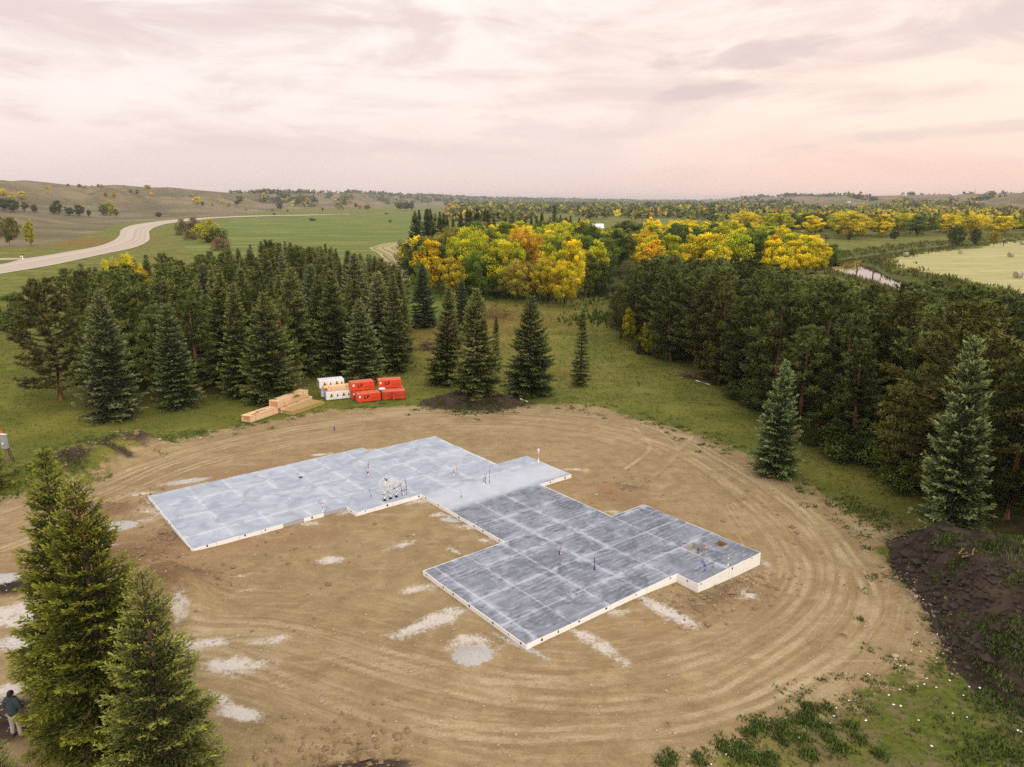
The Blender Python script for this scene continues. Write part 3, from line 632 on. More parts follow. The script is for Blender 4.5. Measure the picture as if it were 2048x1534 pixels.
REG = [(8.9, 17.7, 38, 47.1, [11.1, 13.3, 15.5], [41, 44]), (17.7, 23.45, 36.85, 47.1, [20.6], [39.6, 42.4, 44.8]), (23.45, 29.05, 36.85, 46.15, [26.2], [39.6, 42.4]),
       (22.17, 29.05, 33.6, 36.85, [24.1, 26.1], []), (29.05, 31.71, 33.6, 38.25, [], []), (22.17, 28.95, 28.45, 33.6, [24.1, 26.1], [30.95]),
       (17.09, 28.95, 20.55, 28.45, [19.65, 21.95, 24.1, 26.1], [22.25, 24.6, 26.95]), (28.95, 31.69, 20.55, 27.2, [], [22.4, 24.6]), (26.6, 31.69, 19.3, 20.55, [28.95], [])]
PIT1 = (29.02, 29.98, 21.16, 22.22); PIT2 = (30.62, 31.3, 20.9, 21.45)
base = MB()
for (u0, u1, v0, v1, cu, cv) in REG:
    a = [u0, *cu, u1]; b = [v0, *cv, v1]
    for i in range(len(a) - 1):
        for j in range(len(b) - 1):
            pit = abs(a[i] - 28.95) < .01 and abs(b[j] - 20.55) < .01
            panel(a[i], a[i + 1], b[j], b[j + 1], [PIT1, PIT2] if pit else (), .3 if pit else .05)
            top = SLAB_Z - (.3 if pit else .05) - .002
            base.box(((a[i] + a[i + 1]) / 2, (b[j] + b[j + 1]) / 2, (top - .7) / 2), (a[i + 1] - a[i] - .003, b[j + 1] - b[j] - .003, top + .7))
base.obj('slab_base', M_CONCRAW, slab)
M_SAND = plain('pit_gravel', (.30, .28, .24), .95, .4, 14); M_FORM = plain('form_board', (.33, .20, .11), .8, .3, 8)
for k, (p, m) in enumerate(((PIT1, M_CONCRAW), (PIT2, M_FORM))):
    MB().box(((p[0] + p[1]) / 2, (p[2] + p[3]) / 2, .115), (p[1] - p[0] - .01, p[3] - p[2] - .01, .02)).obj('pit_floor', M_SAND, slab)
    for (cx, cy, sx, sy) in ((p[0] + .02, (p[2] + p[3]) / 2, .03, p[3] - p[2] - .06), (p[1] - .02, (p[2] + p[3]) / 2, .03, p[3] - p[2] - .06), ((p[0] + p[1]) / 2, p[2] + .02, p[1] - p[0], .03), ((p[0] + p[1]) / 2, p[3] - .02, p[1] - p[0], .03)):
        MB().box((cx, cy, .265), (sx, sy, .26)).obj('form_board', m, slab)
mb = MB(); mb.tube([(29.3, 21.4, .14), (29.35, 21.7, .15), (29.6, 21.9, .14), (29.7, 21.6, .15), (29.5, 21.5, .14)], .02, 5); mb.obj('pipe_loop', plain('white_pipe', (.78, .77, .74), .5, .05), slab)
# foam edge boards
rs2 = random.Random(8)
for i in range(len(SLAB)):
    a = np.array(SLAB[i]); b = np.array(SLAB[(i + 1) % len(SLAB)]); e = b - a; L = math.hypot(*e); e = e / L; nrm = np.array([e[1], -e[0]])
    prev = np.array(SLAB[i - 1]); nxt = np.array(SLAB[(i + 2) % len(SLAB)])
    pe = (a - prev); conv0 = pe[0] * e[1] - pe[1] * e[0] > 0; ne = nxt - b; conv1 = e[0] * ne[1] - e[1] * ne[0] > 0
    s0 = 0 if not conv0 else 0; s = 0.0; T = .032
    while s < L - .01:
        seg = min(1.22 if L > 2 else L, L - s)
        if L - s - seg < .4: seg = L - s
        m0 = a + e * s; mid = m0 + e * seg / 2 + nrm * (T / 2 + .002)
        ext = T if (conv1 and s + seg >= L - .01) else (-T if not conv1 and s + seg >= L - .01 else 0)
        cx = mid + e * (ext / 2 + (T / 2 if (not conv0 and s == 0) else 0) * 0)
        miss = (i == 15 and rs2.random() < .35)          # the pieces torn away along the near edge of the pale slab
        if not miss:
            dz = -.004 - rs2.choice([0, 0, 0, .006, .012]); out = rs2.uniform(0, .006)
            mbx = MB().box((cx[0] + nrm[0] * out, cx[1] + nrm[1] * out, (SLAB_Z + dz - .6) / 2), (seg + ext - .012, T, SLAB_Z + dz + .6), math.atan2(e[1], e[0]))
            mbx.obj('foam_board', M_FOAM, slab)
            if rs2.random() < .8:                          # a broken-out notch, dark behind
                q = a + e * (s + rs2.uniform(.15, .9) * seg) + nrm * (T + .012); w = rs2.uniform(.04, .11)
                MB().box((q[0], q[1], SLAB_Z - .05 - rs2.uniform(0, .05)), (w, .012, rs2.uniform(.06, .13)), math.atan2(e[1], e[0])).obj('tie_slot', M_DARKGAP, slab)
        s += seg
# ---------------------------------------------------------------- services standing out of the slab
M_WPIPE = plain('pvc_white', (.80, .79, .77), .4, .04); M_BLUE = plain('blue_tube', (.03, .10, .36), .4, .1); M_PINK = plain('pink_cap', (.66, .24, .25), .5, .1)
M_BLACK = plain('black_plastic', (.012, .012, .013), .5, .2); M_REDP = plain('red_tube', (.55, .03, .03), .4, .1); M_PEX = plain('pex_tube', (.80, .79, .74), .35, .04)
def at_uv(u, v): p = UV(u, v); return (p[0], p[1], SLAB_Z)
def riser(u, v, label, parts, cat='pipe', name='pipe_riser', group=None):
    t = thing(name, label, cat, at_uv(u, v), TH, group); parts = [(a, b, c, d * .85) for a, b, c, d in parts]
    for nm_, m, pts, r in parts:
        MB().tube(pts, r, 8).obj(nm_, m, t)
    return t
riser(21.13, 41.87, 'white stub with red and blue tubes near the back step of the pale slab', [('pipe', M_WPIPE, [(0, 0, 0), (0, 0, .42)], .06), ('band', M_BLACK, [(0, 0, .14), (0, 0, .2)], .075), ('red_tube', M_REDP, [(.03, 0, .2), (.04, 0, .75)], .035), ('blue_tube', M_BLUE, [(-.05, .02, 0), (-.07, .02, .5)], .022), ('blue_tube', M_BLUE, [(.05, .03, .4), (.13, .03, .95)], .018)])
riser(19.56, 38.44, 'short stub with red cap and thin blue tube left of the looped white tubing', [('pipe', M_REDP, [(0, 0, 0), (0, 0, .1)], .05), ('pipe', M_WPIPE, [(.02, 0, .1), (.02, 0, .3)], .03), ('blue_tube', M_BLUE, [(-.03, 0, .05), (-.12, 0, .48)], .016)])
riser(21.95, 38.3, 'thin white pipe stub with pink tip beside the blue tube pair', [('pipe', M_WPIPE, [(0, 0, 0), (0, 0, .3)], .035), ('cap', M_PINK, [(0, 0, .3), (0, 0, .42)], .042)])
riser(21.27, 37.42, 'tall pair of blue tubes clamped around white pipes at the slab edge', [('blue_tube', M_BLUE, [(-.16, 0, 0), (-.16, 0, .35), (-.24, .02, .75)], .028), ('blue_tube', M_BLUE, [(.16, 0, 0), (.16, 0, .45), (.1, .02, 1.05)], .028), ('pipe', M_WPIPE, [(-.04, 0, 0), (-.04, 0, .8)], .05), ('pipe', M_WPIPE, [(.06, .03, 0), (.06, .03, .65)], .04), ('clamp', M_BLACK, [(-.22, 0, .3), (.22, 0, .3)], .035), ('blue_tube', M_BLUE, [(0, -.05, 0), (0, -.05, .25)], .024)])
riser(25.58, 38.32, 'short white pipe stub with pink cap in the middle of the pale slab', [('pipe', M_WPIPE, [(0, 0, 0), (0, 0, .28)], .06), ('band', M_BLACK, [(0, 0, .2), (0, 0, .25)], .066), ('cap', M_PINK, [(0, 0, .28), (0, 0, .4)], .06), ('stick', M_WPIPE, [(-.07, 0, .2), (-.09, 0, .52)], .018)])
riser(26.05, 38.7, 'red banded marker stick beside the pink capped stub, farther from the edge', [('stick', M_WPIPE, [(0, 0, 0), (0, 0, .5)], .022), ('band', M_REDP, [(0, 0, .02), (0, 0, .1)], .035), ('band', M_REDP, [(0, 0, .18), (0, 0, .26)], .035), ('band', M_REDP, [(0, 0, .42), (0, 0, .52)], .035)], 'marker', 'marker_stick')
riser(26.18, 35.8, 'white pipe stub with pink cap and forked blue tubes near the dark slab', [('pipe', M_WPIPE, [(0, 0, 0), (0, 0, .3)], .075), ('band', M_BLACK, [(0, 0, .22), (0, 0, .27)], .08), ('cap', M_PINK, [(0, 0, .3), (0, 0, .44)], .07), ('blue_tube', M_BLUE, [(.1, 0, 0), (.1, 0, .4), (.04, 0, .7)], .02), ('blue_tube', M_BLUE, [(.13, 0, .05), (.14, 0, .4), (.22, 0, .8)], .02)])
riser(26.62, 35.79, 'red banded marker stick standing beside the forked blue tubes', [('stick', M_BLACK, [(0, 0, 0), (0, 0, .8)], .02), ('band', M_REDP, [(0, 0, .02), (0, 0, .14)], .04), ('band', M_REDP, [(0, 0, .35), (0, 0, .45)], .04), ('band', M_REDP, [(0, 0, .74), (0, 0, .84)], .04)], 'marker', 'marker_stick')
riser(23.8, 34.9, 'thin dark stub with a short blue tube near the pale slab inner edge', [('pipe', M_BLACK, [(0, 0, 0), (0, 0, .12)], .04), ('blue_tube', M_BLUE, [(0, 0, .1), (-.04, 0, .42)], .015)])
riser(31.55, 36.71, 'tall white vent pipe on the back right edge of the pale slab', [('pipe', M_WPIPE, [(0, 0, 0), (0, 0, .95)], .085), ('rim', M_WPIPE, [(0, 0, .87), (0, 0, .96)], .1)])
riser(16.23, 38.15, 'white pipe stub with pink tip on the near edge of the pale slab', [('pipe', M_WPIPE, [(0, 0, 0), (0, 0, .5)], .05), ('cap', M_PINK, [(0, 0, .5), (0, 0, .6)], .055), ('bracket', M_BLACK, [(.2, 0, 0), (.26, 0, .2)], .02)])
riser(23.51, 25.59, 'dark and white stub with pink band and blue tip amid the dark slab', [('pipe', M_BLACK, [(-.04, 0, 0), (-.03, 0, .2)], .05), ('pipe', M_WPIPE, [(.04, 0, 0), (.04, 0, .2)], .05), ('band', M_PINK, [(0, 0, .2), (.02, 0, .32)], .06), ('blue_tube', M_BLUE, [(.02, 0, .3), (.1, 0, .62)], .022)])
riser(23.73, 23.32, 'upright blue tube rising from a black boot on the dark slab', [('boot', M_BLACK, [(0, 0, 0), (0, 0, .12)], .07), ('blue_tube', M_BLUE, [(0, 0, .1), (-.02, 0, .65)], .04)])
riser(27.79, 19.84, 'two blue tubes bending over beside the near right corner of the dark slab', [('blue_tube', M_BLUE, [(0, 0, 0), (-.03, 0, .35), (-.22, .05, .62)], .032), ('blue_tube', M_BLUE, [(.14, .02, 0), (.1, .02, .3), (-.1, .05, .6)], .032)])
riser(29.22, 19.48, 'white pipe stub with pink cap on the right edge above the thick foam', [('pipe', M_WPIPE, [(0, 0, 0), (0, 0, .46)], .055), ('cap', M_PINK, [(0, 0, .46), (0, 0, .54)], .06)])
t = thing('pipe_riser', 'blue tubes standing in the larger square pit of the slab', 'pipe', (*UV(29.15, 21.3), .125), TH)
for dx in (0, .1): MB().tube([(dx, 0, 0), (dx, 0, .5)], .03, 6).obj('blue_tube', M_BLUE, t)
t = thing('pipe_riser', 'white capped pipe at the right corner of the larger square pit', 'pipe', (*UV(29.88, 21.3), .125), TH)
MB().tube([(0, 0, 0), (0, 0, .42)], .055, 8).obj('pipe', M_WPIPE, t); MB().tube([(0, 0, .42), (0, 0, .5)], .06, 8).obj('cap', M_PINK, t)
t = thing('pipe_riser', 'blue tubes standing in the small timber framed pit', 'pipe', (*UV(30.75, 21.2), .125), TH)
for dx in (0, .12): MB().tube([(dx, 0, 0), (dx, 0, .5)], .025, 6).obj('blue_tube', M_BLUE, t)
# looped heating tubes
t = thing('tubing_bundle', 'looped bundle of white heating tubes rising from black boots on the pale slab', 'tubing', at_uv(19.9, 37.4), TH)
rs3 = random.Random(3)
for k in range(3):
    bx = .42 * k
    MB().tube([(bx, .1 * k * .3, 0), (bx, .03 * k, .14)], .12, 10).obj('boot', M_BLACK, t)
    MB().tube([(bx, .03 * k, .14), (bx + .02, .03 * k, .5)], [.075, .085], 8).obj('collar', M_WPIPE, t)
for k in range(8):
    b0 = .42 * (k % 3) + rs3.uniform(-.05, .05); b1 = .42 * ((k + 1 + k // 3) % 3) + rs3.uniform(-.05, .05); h = rs3.uniform(1.0, 1.38); sp_ = rs3.uniform(.15, .45); y0 = rs3.uniform(-.05, .1)
    pts = []
    for q in np.linspace(0, 1, 15):
        a = math.pi * q; cx = (b0 + b1) / 2 - (k % 3 - 1) * .1; hw = abs(b1 - b0) / 2 * math.cos(a) * (-1 if b0 < b1 else 1)
        bulge = math.sin(a) ** 1 * sp_ * math.cos(a) * 1.6 * (-1 if b0 < b1 else 1)
        pts.append((cx + hw + bulge - .12 * math.sin(a), y0 + .18 * math.sin(a) * (k % 4 - 1.5), .45 + (h - .45) * math.sin(a) ** .75))
    MB().tube(pts, .017, 5).obj('tube', M_PEX, t)
MB().tube([(-.15, -.05, .42), (1.15, .15, .62)], .02, 5).obj('tie_rod', M_BLACK, t)
for q in ((.05, 1.4), (.15, 1.25), (.55, .7)): MB().tube([(q[0], 0, q[1]), (q[0] + .16, 0, q[1] - .12)], .035, 5).obj('strap', M_BLACK, t)
# drain dots
for u, v, lab in ((17.45, 44.21, 'small round floor drain on the pale slab, left of the centre'),):
    tag(MB().tube([(*UV(u, v), SLAB_Z + .002), (*UV(u, v), SLAB_Z + .018)], .14, 12).obj('floor_drain', M_DARKGAP), lab, 'drain')

# ---------------------------------------------------------------- stacks of building material
print('stacks')
M_RED = plain('red_wrap', (.62, .052, .012), .55, .10, 2); M_REDTOP = plain('red_wrap_top', (.56, .15, .09), .6, .2, 3); M_REDDK = plain('old_red_wrap', (.46, .042, .012), .6, .15, 2)
M_INK = plain('black_ink', (.03, .008, .008), .7, .1); M_WRAP = plain('white_wrap', (.70, .71, .76), .5, .08, 2); M_WHITE = plain('paper_white', (.80, .80, .78), .7, .04)
M_YEL = plain('print_yellow', (.80, .55, .02), .6, .05); M_GRN = plain('print_green', (.03, .07, .02), .6, .1); M_GREYINK = plain('grey_ink', (.42, .43, .45), .7, .1); M_STRAP = plain('orange_strap', (.75, .18, .05), .5, .1)
def wood(name, c, var=.18):
    def b(t):
        o = t.node('ShaderNodeTexCoord', out=3); n = t.noise(t.node('ShaderNodeMapping', {'Vector': o, 'Scale': (1.2, 14, 14)}), 2, 5, .6)
        oi = t.node('ShaderNodeObjectInfo', {}, 'Random') if False else t.node('ShaderNodeObjectInfo', out=5)
        cc = t.mix(n, tuple(q * (1 - var) for q in c), tuple(min(1, q * (1 + var)) for q in c))
        cc = t.mix(t.mul(oi, .6), cc, tuple(q * .62 for q in c))
        t.bsdf(cc, .8, t.bump(n, .2, .005), .2)
    return mat(name, b)
M_LUM = wood('sawn_lumber', (.80, .56, .34)); M_TREAT = wood('treated_lumber', (.44, .32, .12)); M_LUMEND = wood('lumber_end_grain', (.60, .34, .18), .3); M_TREND = wood('treated_end', (.42, .38, .30), .3)
def frame(Apx, Bpx):
    a = G(*Apx); b = G(*Bpx); return a, math.atan2(b[1] - a[1], b[0] - a[0]), math.hypot(*(b - a))
def lumber(label, a, ang, L, Wd, H, z, nx_, nz_, m, mend, group='lumber bundles by the clearing edge', straps=(.18, .82), chop=0):
    """a: near end corner on the side that faces the camera; boards run along +x, bundle extends to +y"""
    t = thing('lumber_bundle', label, 'lumber', (a[0], a[1], z), ang, group)
    bw = Wd / nx_; bh = H / nz_; rr = random.Random(int(L * 100 + z * 10)); cache = {}
    for j in range(nz_):
        for i in range(nx_):
            if 0 < i < nx_ - 1 and 0 < j < nz_ - 1: continue
            key = rr.randrange(3)
            if key not in cache: 
                me = MB().box((0, 0, 0), (L * (1 - .012 * key), bw * .93, bh * .88)).mesh('plank', m); cache[key] = me
            o = link('plank', cache[key], t); o.location = (L / 2 + rr.uniform(-.025, .025), bw * (i + .5), bh * (j + .5) + .002)
    MB().box((L / 2, Wd / 2, H / 2), (L - .2, Wd - 2 * bw * .8, H - 2 * bh * .8)).obj('bundle_core', mend, t)
    for s in straps:
        mb = MB(); q = L * s; e = .008
        mb.box((q, -e / 2 - .004, H / 2), (.03, e, H + .02)); mb.box((q, Wd + e / 2 + .004, H / 2), (.03, e, H + .02)); mb.box((q, Wd / 2, H + .012), (.03, Wd + .03, .006))
        mb.obj('strap', M_STRAP, t)
    if chop:
        for q0, q1, off in chop: MB().box((L * (q0 + q1) / 2, off, H + .035), (L * (q1 - q0), .09, .045), rr.uniform(-.12, .12)).obj('bearer', M_FORM, t)
    return t
gzp = lambda p: gz(p[0], p[1])
a, ang, L = frame((502, 847), (557, 828)); z0 = gzp(a) + .03
lumber('low pale lumber bundle nearest the track, leftmost of the three lumber stacks', a, ang, L, 1.05, .55, z0, 8, 8, M_LUM, M_LUMEND, chop=((.12, .38, .25), (.35, .7, .5)))
a, ang, L = frame((564, 827.5), (625, 802)); z0 = gzp(a) + .03
lumber('pale lumber bundle lying beneath the long one, mostly hidden by the greenish bundle', a, ang, L, 1.0, .42, z0, 8, 6, M_LUM, M_LUMEND)
d_ = np.array([math.cos(ang), math.sin(ang)]); n_ = np.array([-d_[1], d_[0]])
for s in (.12, .5, .88):
    o = MB().box((0, 0, 0), (.09, 1.0, .05)).obj('spacer_board', M_FORM); q = a + d_ * L * s + n_ * .5; o.location = (q[0], q[1], z0 + .452); o.rotation_euler = (0, 0, ang)
    tag(o, 'thin spacer board between the two tallest stacked lumber bundles', 'board', 'spacer boards between lumber bundles')
a2 = a - d_ * .25 + n_ * .12
lumber('long pale lumber bundle on top of another, tallest of the lumber stacks', a2, ang, L * .97, .98, .62, z0 + .484, 8, 9, M_LUM, M_LUMEND)
a, ang, L = frame((586.4, 831.7), (647.6, 809.9)); z0 = gzp(a) + .03
lumber('flat greenish treated lumber bundle in front, with a lime tag on its corner', a, ang, L, 1.15, .34, z0, 10, 3, M_TREAT, M_TREND, chop=())
o = MB().box((0, 0, 0), (.1, .05, .09)).obj('price_tag', plain('lime_tag', (.45, .85, .05), .6, .05)); q = a + np.array([math.cos(ang), math.sin(ang)]) * (L + .04)
o.location = (q[0], q[1] - .05, z0 + .18); tag(o, 'lime green tag stuck on the far end of the greenish lumber', 'tag')

def letters(spec, h, m, t, x0, z0, y=-.006, name='lettering', flip=1):
    """bold block letters built from strokes on the front face (x to the right, z up)"""
    mb = MB(); x = x0
    for ch in spec:
        w = h * .62; s = h * .24
        R = {'L': [(0, 0, s, 1), (s, 0, w - s, s / h)], 'P': [(0, 0, s, 1), (s, 1 - s / h * .8, w - s, s / h * .8), (w - s * .9, .58, s * .9, .42 - s / h * .8), (s, .40, w - s, .18)]}[ch]
        for (rx, rz, rw, rh) in R:
            mb.box((x + rx + rw / 2, y, z0 + (rz + rh / 2) * h), (rw, .006, rh * h))
        x += w + h * .12
    mb.obj(name, m, t)
def crate(label, a, ang, z, m, lp=True, old=False, small=True, L=2.17, Wd=1.15, H=.74):
    t = thing('red_pallet_pack', label, 'pallet pack', (a[0], a[1], z), ang, 'red wrapped board packs')
    MB().box((L / 2, Wd / 2, H / 2 + .06), (L, Wd, H), taper=.992).obj('wrap', m, t, bevel=.02)
    MB().box((L / 2, Wd / 2, H + .066), (L - .06, Wd - .06, .008)).obj('top_sheet', M_REDTOP, t)
    for q in (.25, L / 2, L - .25): MB().box((q, Wd / 2, .03), (.09, Wd - .02, .056)).obj('bearer', M_FORM, t)
    for q in (.35, L / 2, L - .35):
        mb = MB(); mb.box((q, -.004, H / 2 + .06), (.02, .006, H)); mb.box((q, Wd / 2, H + .074), (.02, Wd, .006)); mb.obj('strap', M_STRAP if old else M_REDDK, t)
    MB().box((-.005, .35, H / 2 + .06), (.006, .1, H * .96)).obj('side_seam', M_WRAP, t)
    if lp: letters('LP', .34, M_INK, t, .62, .33)
    if old:
        MB().box((L / 2, -.003, H * .58), (L - .02, .006, .03)).obj('split_line', M_INK, t)
        letters('LP', .2, M_INK, t, .7, .12); MB().box((1.0, -.006, .6), (.5, .006, .05)).obj('print_line', M_INK, t)
    else:
        MB().box((.24, -.006, .56), (.16, .006, .2)).obj('paper_label', M_WHITE, t)
        mb = MB(); rr = random.Random(4)
        for r_ in range(3):
            xx = 1.35 - .1 * (r_ > 0)
            while xx < 2.0:
                w = rr.uniform(.04, .1); mb.box((xx + w / 2, -.006, .42 - r_ * .09), (w, .006, .025)); xx += w + .04
        mb.obj('small_print', M_INK, t)
    return t
aL, angL, _ = frame((715.4, 807.5), (761.5, 802.5)); zL = gzp(aL) + .01; nL = np.array([-math.sin(angL), math.cos(angL)]); dL = np.array([math.cos(angL), math.sin(angL)])
crate('red pack marked LP at the front of the left red pair, on the grass', aL, angL, zL, M_RED)
b_ = aL + nL * 1.22 - dL * .26; crate('red pack at the back of the left red pair, under the upper pack', b_, angL, zL, M_REDDK, lp=False, small=False)
crate('upper red pack marked LP of the left red pair, beside the white packs', b_ - dL * .02, angL, zL + .815, M_RED)
aR, angR, _ = frame((764.6, 802), (811.2, 799.2)); zR = gzp(aR) + .01; nR = np.array([-math.sin(angR), math.cos(angR)]); dR = np.array([math.cos(angR), math.sin(angR)])
crate('darker red pack split by a line at the front of the right red pair', aR, angR, zR, M_REDDK, lp=False, old=True)
b_ = aR + nR * 1.22 - dR * .1; crate('red pack under the upper pack of the right red pair', b_, angR, zR, M_REDDK, lp=False, small=False)
crate('upper red pack marked LP of the right red pair, nearest the lone spruces', b_ - dR * .16, angR, zR + .815, M_RED)
def wpack(label, a, ang, z, logos=True, L=2.34, Wd=1.15, H=.76):
    t = thing('white_pallet_pack', label, 'pallet pack', (a[0], a[1], z), ang, 'white wrapped lumber packs')
    MB().box((L / 2, Wd / 2, H / 2 + .06), (L, Wd, H), taper=.99).obj('wrap', M_WRAP, t, bevel=.03)
    for q in (.25, L / 2, L - .25): MB().box((q, Wd / 2, .03), (.09, Wd - .02, .056)).obj('bearer', M_FORM, t)
    if logos:
        for cx, s in ((.55, 1), (1.08, .6), (1.68, 1), (2.12, .6)):
            mb = MB(); mb.poly([(cx + .17 * s * math.cos(q), -.004, .48 + .15 * s * math.sin(q)) for q in np.linspace(0, 2 * math.pi, 15)[:-1]], [tuple(range(14))]); mb.obj('yellow_disc', M_YEL, t)
            mb = MB(); x1 = cx - .05 * s
            mb.poly([(x1 - .2 * s, -.010, .32), (x1 + .02 * s, -.010, .33), (x1 + .2 * s, -.010, .38), (x1 + .06 * s, -.010, .45), (x1 + .05 * s, -.010, .56), (x1, -.010, .50 + .2 * s), (x1 - .05 * s, -.010, .55), (x1 - .08 * s, -.010, .44)], [tuple(range(8))]); mb.obj('tree_mark', M_GRN, t)
        mb = MB(); rr = random.Random(2)
        for x0 in (.4, 1.5):
            for r_ in range(3):
                xx = x0
                while xx < x0 + .75: w = rr.uniform(.04, .09); mb.box((xx, -.005, .25 - r_ * .055), (w, .006, .02)); xx += w + .03
        mb.obj('small_print', M_GREYINK, t)
    return t
aW, angW, _ = frame((652.8, 803), (702, 797.8)); zW = gzp(aW) + .01; nW = np.array([-math.sin(angW), math.cos(angW)]); dW = np.array([math.cos(angW), math.sin(angW)])
wpack('front white pack with yellow sun and tree marks, carrying loose lumber', aW, angW, zW)
b_ = aW + nW * 1.28 - dW * .2; wpack('rear lower white pack beneath the upper white one', b_, angW, zW, False)
wpack('upper white pack with yellow marks, topmost of the white packs', b_ - dW * .15, angW, zW + .835)
lumber('short pale lumber bundle resting on the front white pack', aW + nW * .12 + dW * .15, angW, 2.2, .8, .26, zW + .84, 6, 4, M_LUM, M_LUMEND, 'short lumber on the white packs')
lumber('pale board bundle laid on top of the short bundle over the white pack', aW + nW * .35 - dW * .1, angW + .02, 2.55, .62, .14, zW + 1.11, 4, 2, M_LUM, M_LUMEND, 'short lumber on the white packs')
lumber('thin loose boards sticking out left of the short bundle on the white pack', aW + nW * .97 - dW * .25, angW - .05, 1.3, .22, .08, zW + .85, 2, 2, M_LUM, M_LUMEND, 'short lumber on the white packs', ())
t = thing('bag', 'white plastic bag lying between the red packs', 'bag', (*(aR + nR * .2 - dR * .25), zR + .82), angR)
MB().ball((.3, .45, .12), (.36, .2, .14), 10, 7, .12).obj('bag_body', M_WRAP, t, True); MB().box((.42, .3, .05), (.5, .16, .08), .1).obj('cardboard', M_FORM, t)

# ---------------------------------------------------------------- trees
print('trees')
def unit(v): return v / np.maximum(np.linalg.norm(v, axis=-1, keepdims=True), 1e-9)
def cards(P, D, L, Wd, rng):
    n = len(P); D = unit(D); r = rng.normal(size=(n, 3)); side = unit(np.cross(D, r)); L = np.broadcast_to(L, n)[:, None]; Wd = np.broadcast_to(Wd, n)[:, None]
    V = np.empty((n, 4, 3)); V[:, 0] = P; V[:, 1] = P + D * L * .45 + side * Wd / 2; V[:, 2] = P + D * L; V[:, 3] = P + D * L * .45 - side * Wd / 2
    return V
def cards_mesh(name, Vs, tone, m):
    V = Vs.reshape(-1, 3); n = len(Vs)
    return mesh_np(name, V, np.arange(4 * n).reshape(n, 4), dict(tone=np.repeat(tone, 4)), m)
def foliage(name, base, tip, sat=1):
    def b(t):
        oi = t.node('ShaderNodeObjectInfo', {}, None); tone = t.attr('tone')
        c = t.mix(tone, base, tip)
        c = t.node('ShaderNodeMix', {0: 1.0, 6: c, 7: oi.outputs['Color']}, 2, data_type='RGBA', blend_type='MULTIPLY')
        if name == 'leaves':
            off = t.node('ShaderNodeVectorMath', {0: t.node('ShaderNodeTexCoord', out=3), 1: t.comb(t.mul(oi.outputs['Random'], 60), t.mul(oi.outputs['Random'], 37), 0.0)}, operation='ADD')
            pn = t.noise(off, .33, 3, .6)
            c = t.mix(t.step(pn, .53, .66), c, t.node('ShaderNodeMix', {0: 1.0, 6: c, 7: (.58, .78, 1.1, 1)}, 2, data_type='RGBA', blend_type='MULTIPLY'))
            c = t.mix(t.mul(t.step(t.sub(1.0, pn), .58, .66), .8), c, t.node('ShaderNodeMix', {0: 1.0, 6: c, 7: (1.15, .92, .8, 1)}, 2, data_type='RGBA', blend_type='MULTIPLY'))
        d = t.node('ShaderNodeBsdfPrincipled', {'Base Color': c, 'Roughness': .6, 'Specular IOR Level': .18})
        tr = t.node('ShaderNodeBsdfTranslucent', {0: c})
        mx = t.node('ShaderNodeMixShader', {0: .12, 1: d, 2: tr})
        t.node('ShaderNodeOutputMaterial', {0: mx}, None)
    return mat(name, b)
M_SPR = foliage('spruce_needles', (.008, .014, .004), (.185, .215, .062))  # base tone near black, carrying the shade inside the crown
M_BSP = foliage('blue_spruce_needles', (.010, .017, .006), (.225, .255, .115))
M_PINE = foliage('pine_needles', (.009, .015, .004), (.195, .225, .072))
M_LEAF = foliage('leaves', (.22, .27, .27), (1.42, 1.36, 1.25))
M_BARK = plain('bark', (.095, .065, .045), .95, .35, 9); M_PBARK = plain('pine_bark', (.20, .10, .055), .95, .3, 7); M_GBARK = plain('grey_bark', (.16, .13, .10), .95, .3, 6)
def tubes_mesh(name, segs, m, n=5):
    """segs: list of (points, radii)"""
    mb = MB()
    for p, r in segs: mb.tube(p, r, n, cap=False)
    return mb.mesh(name, m, True)
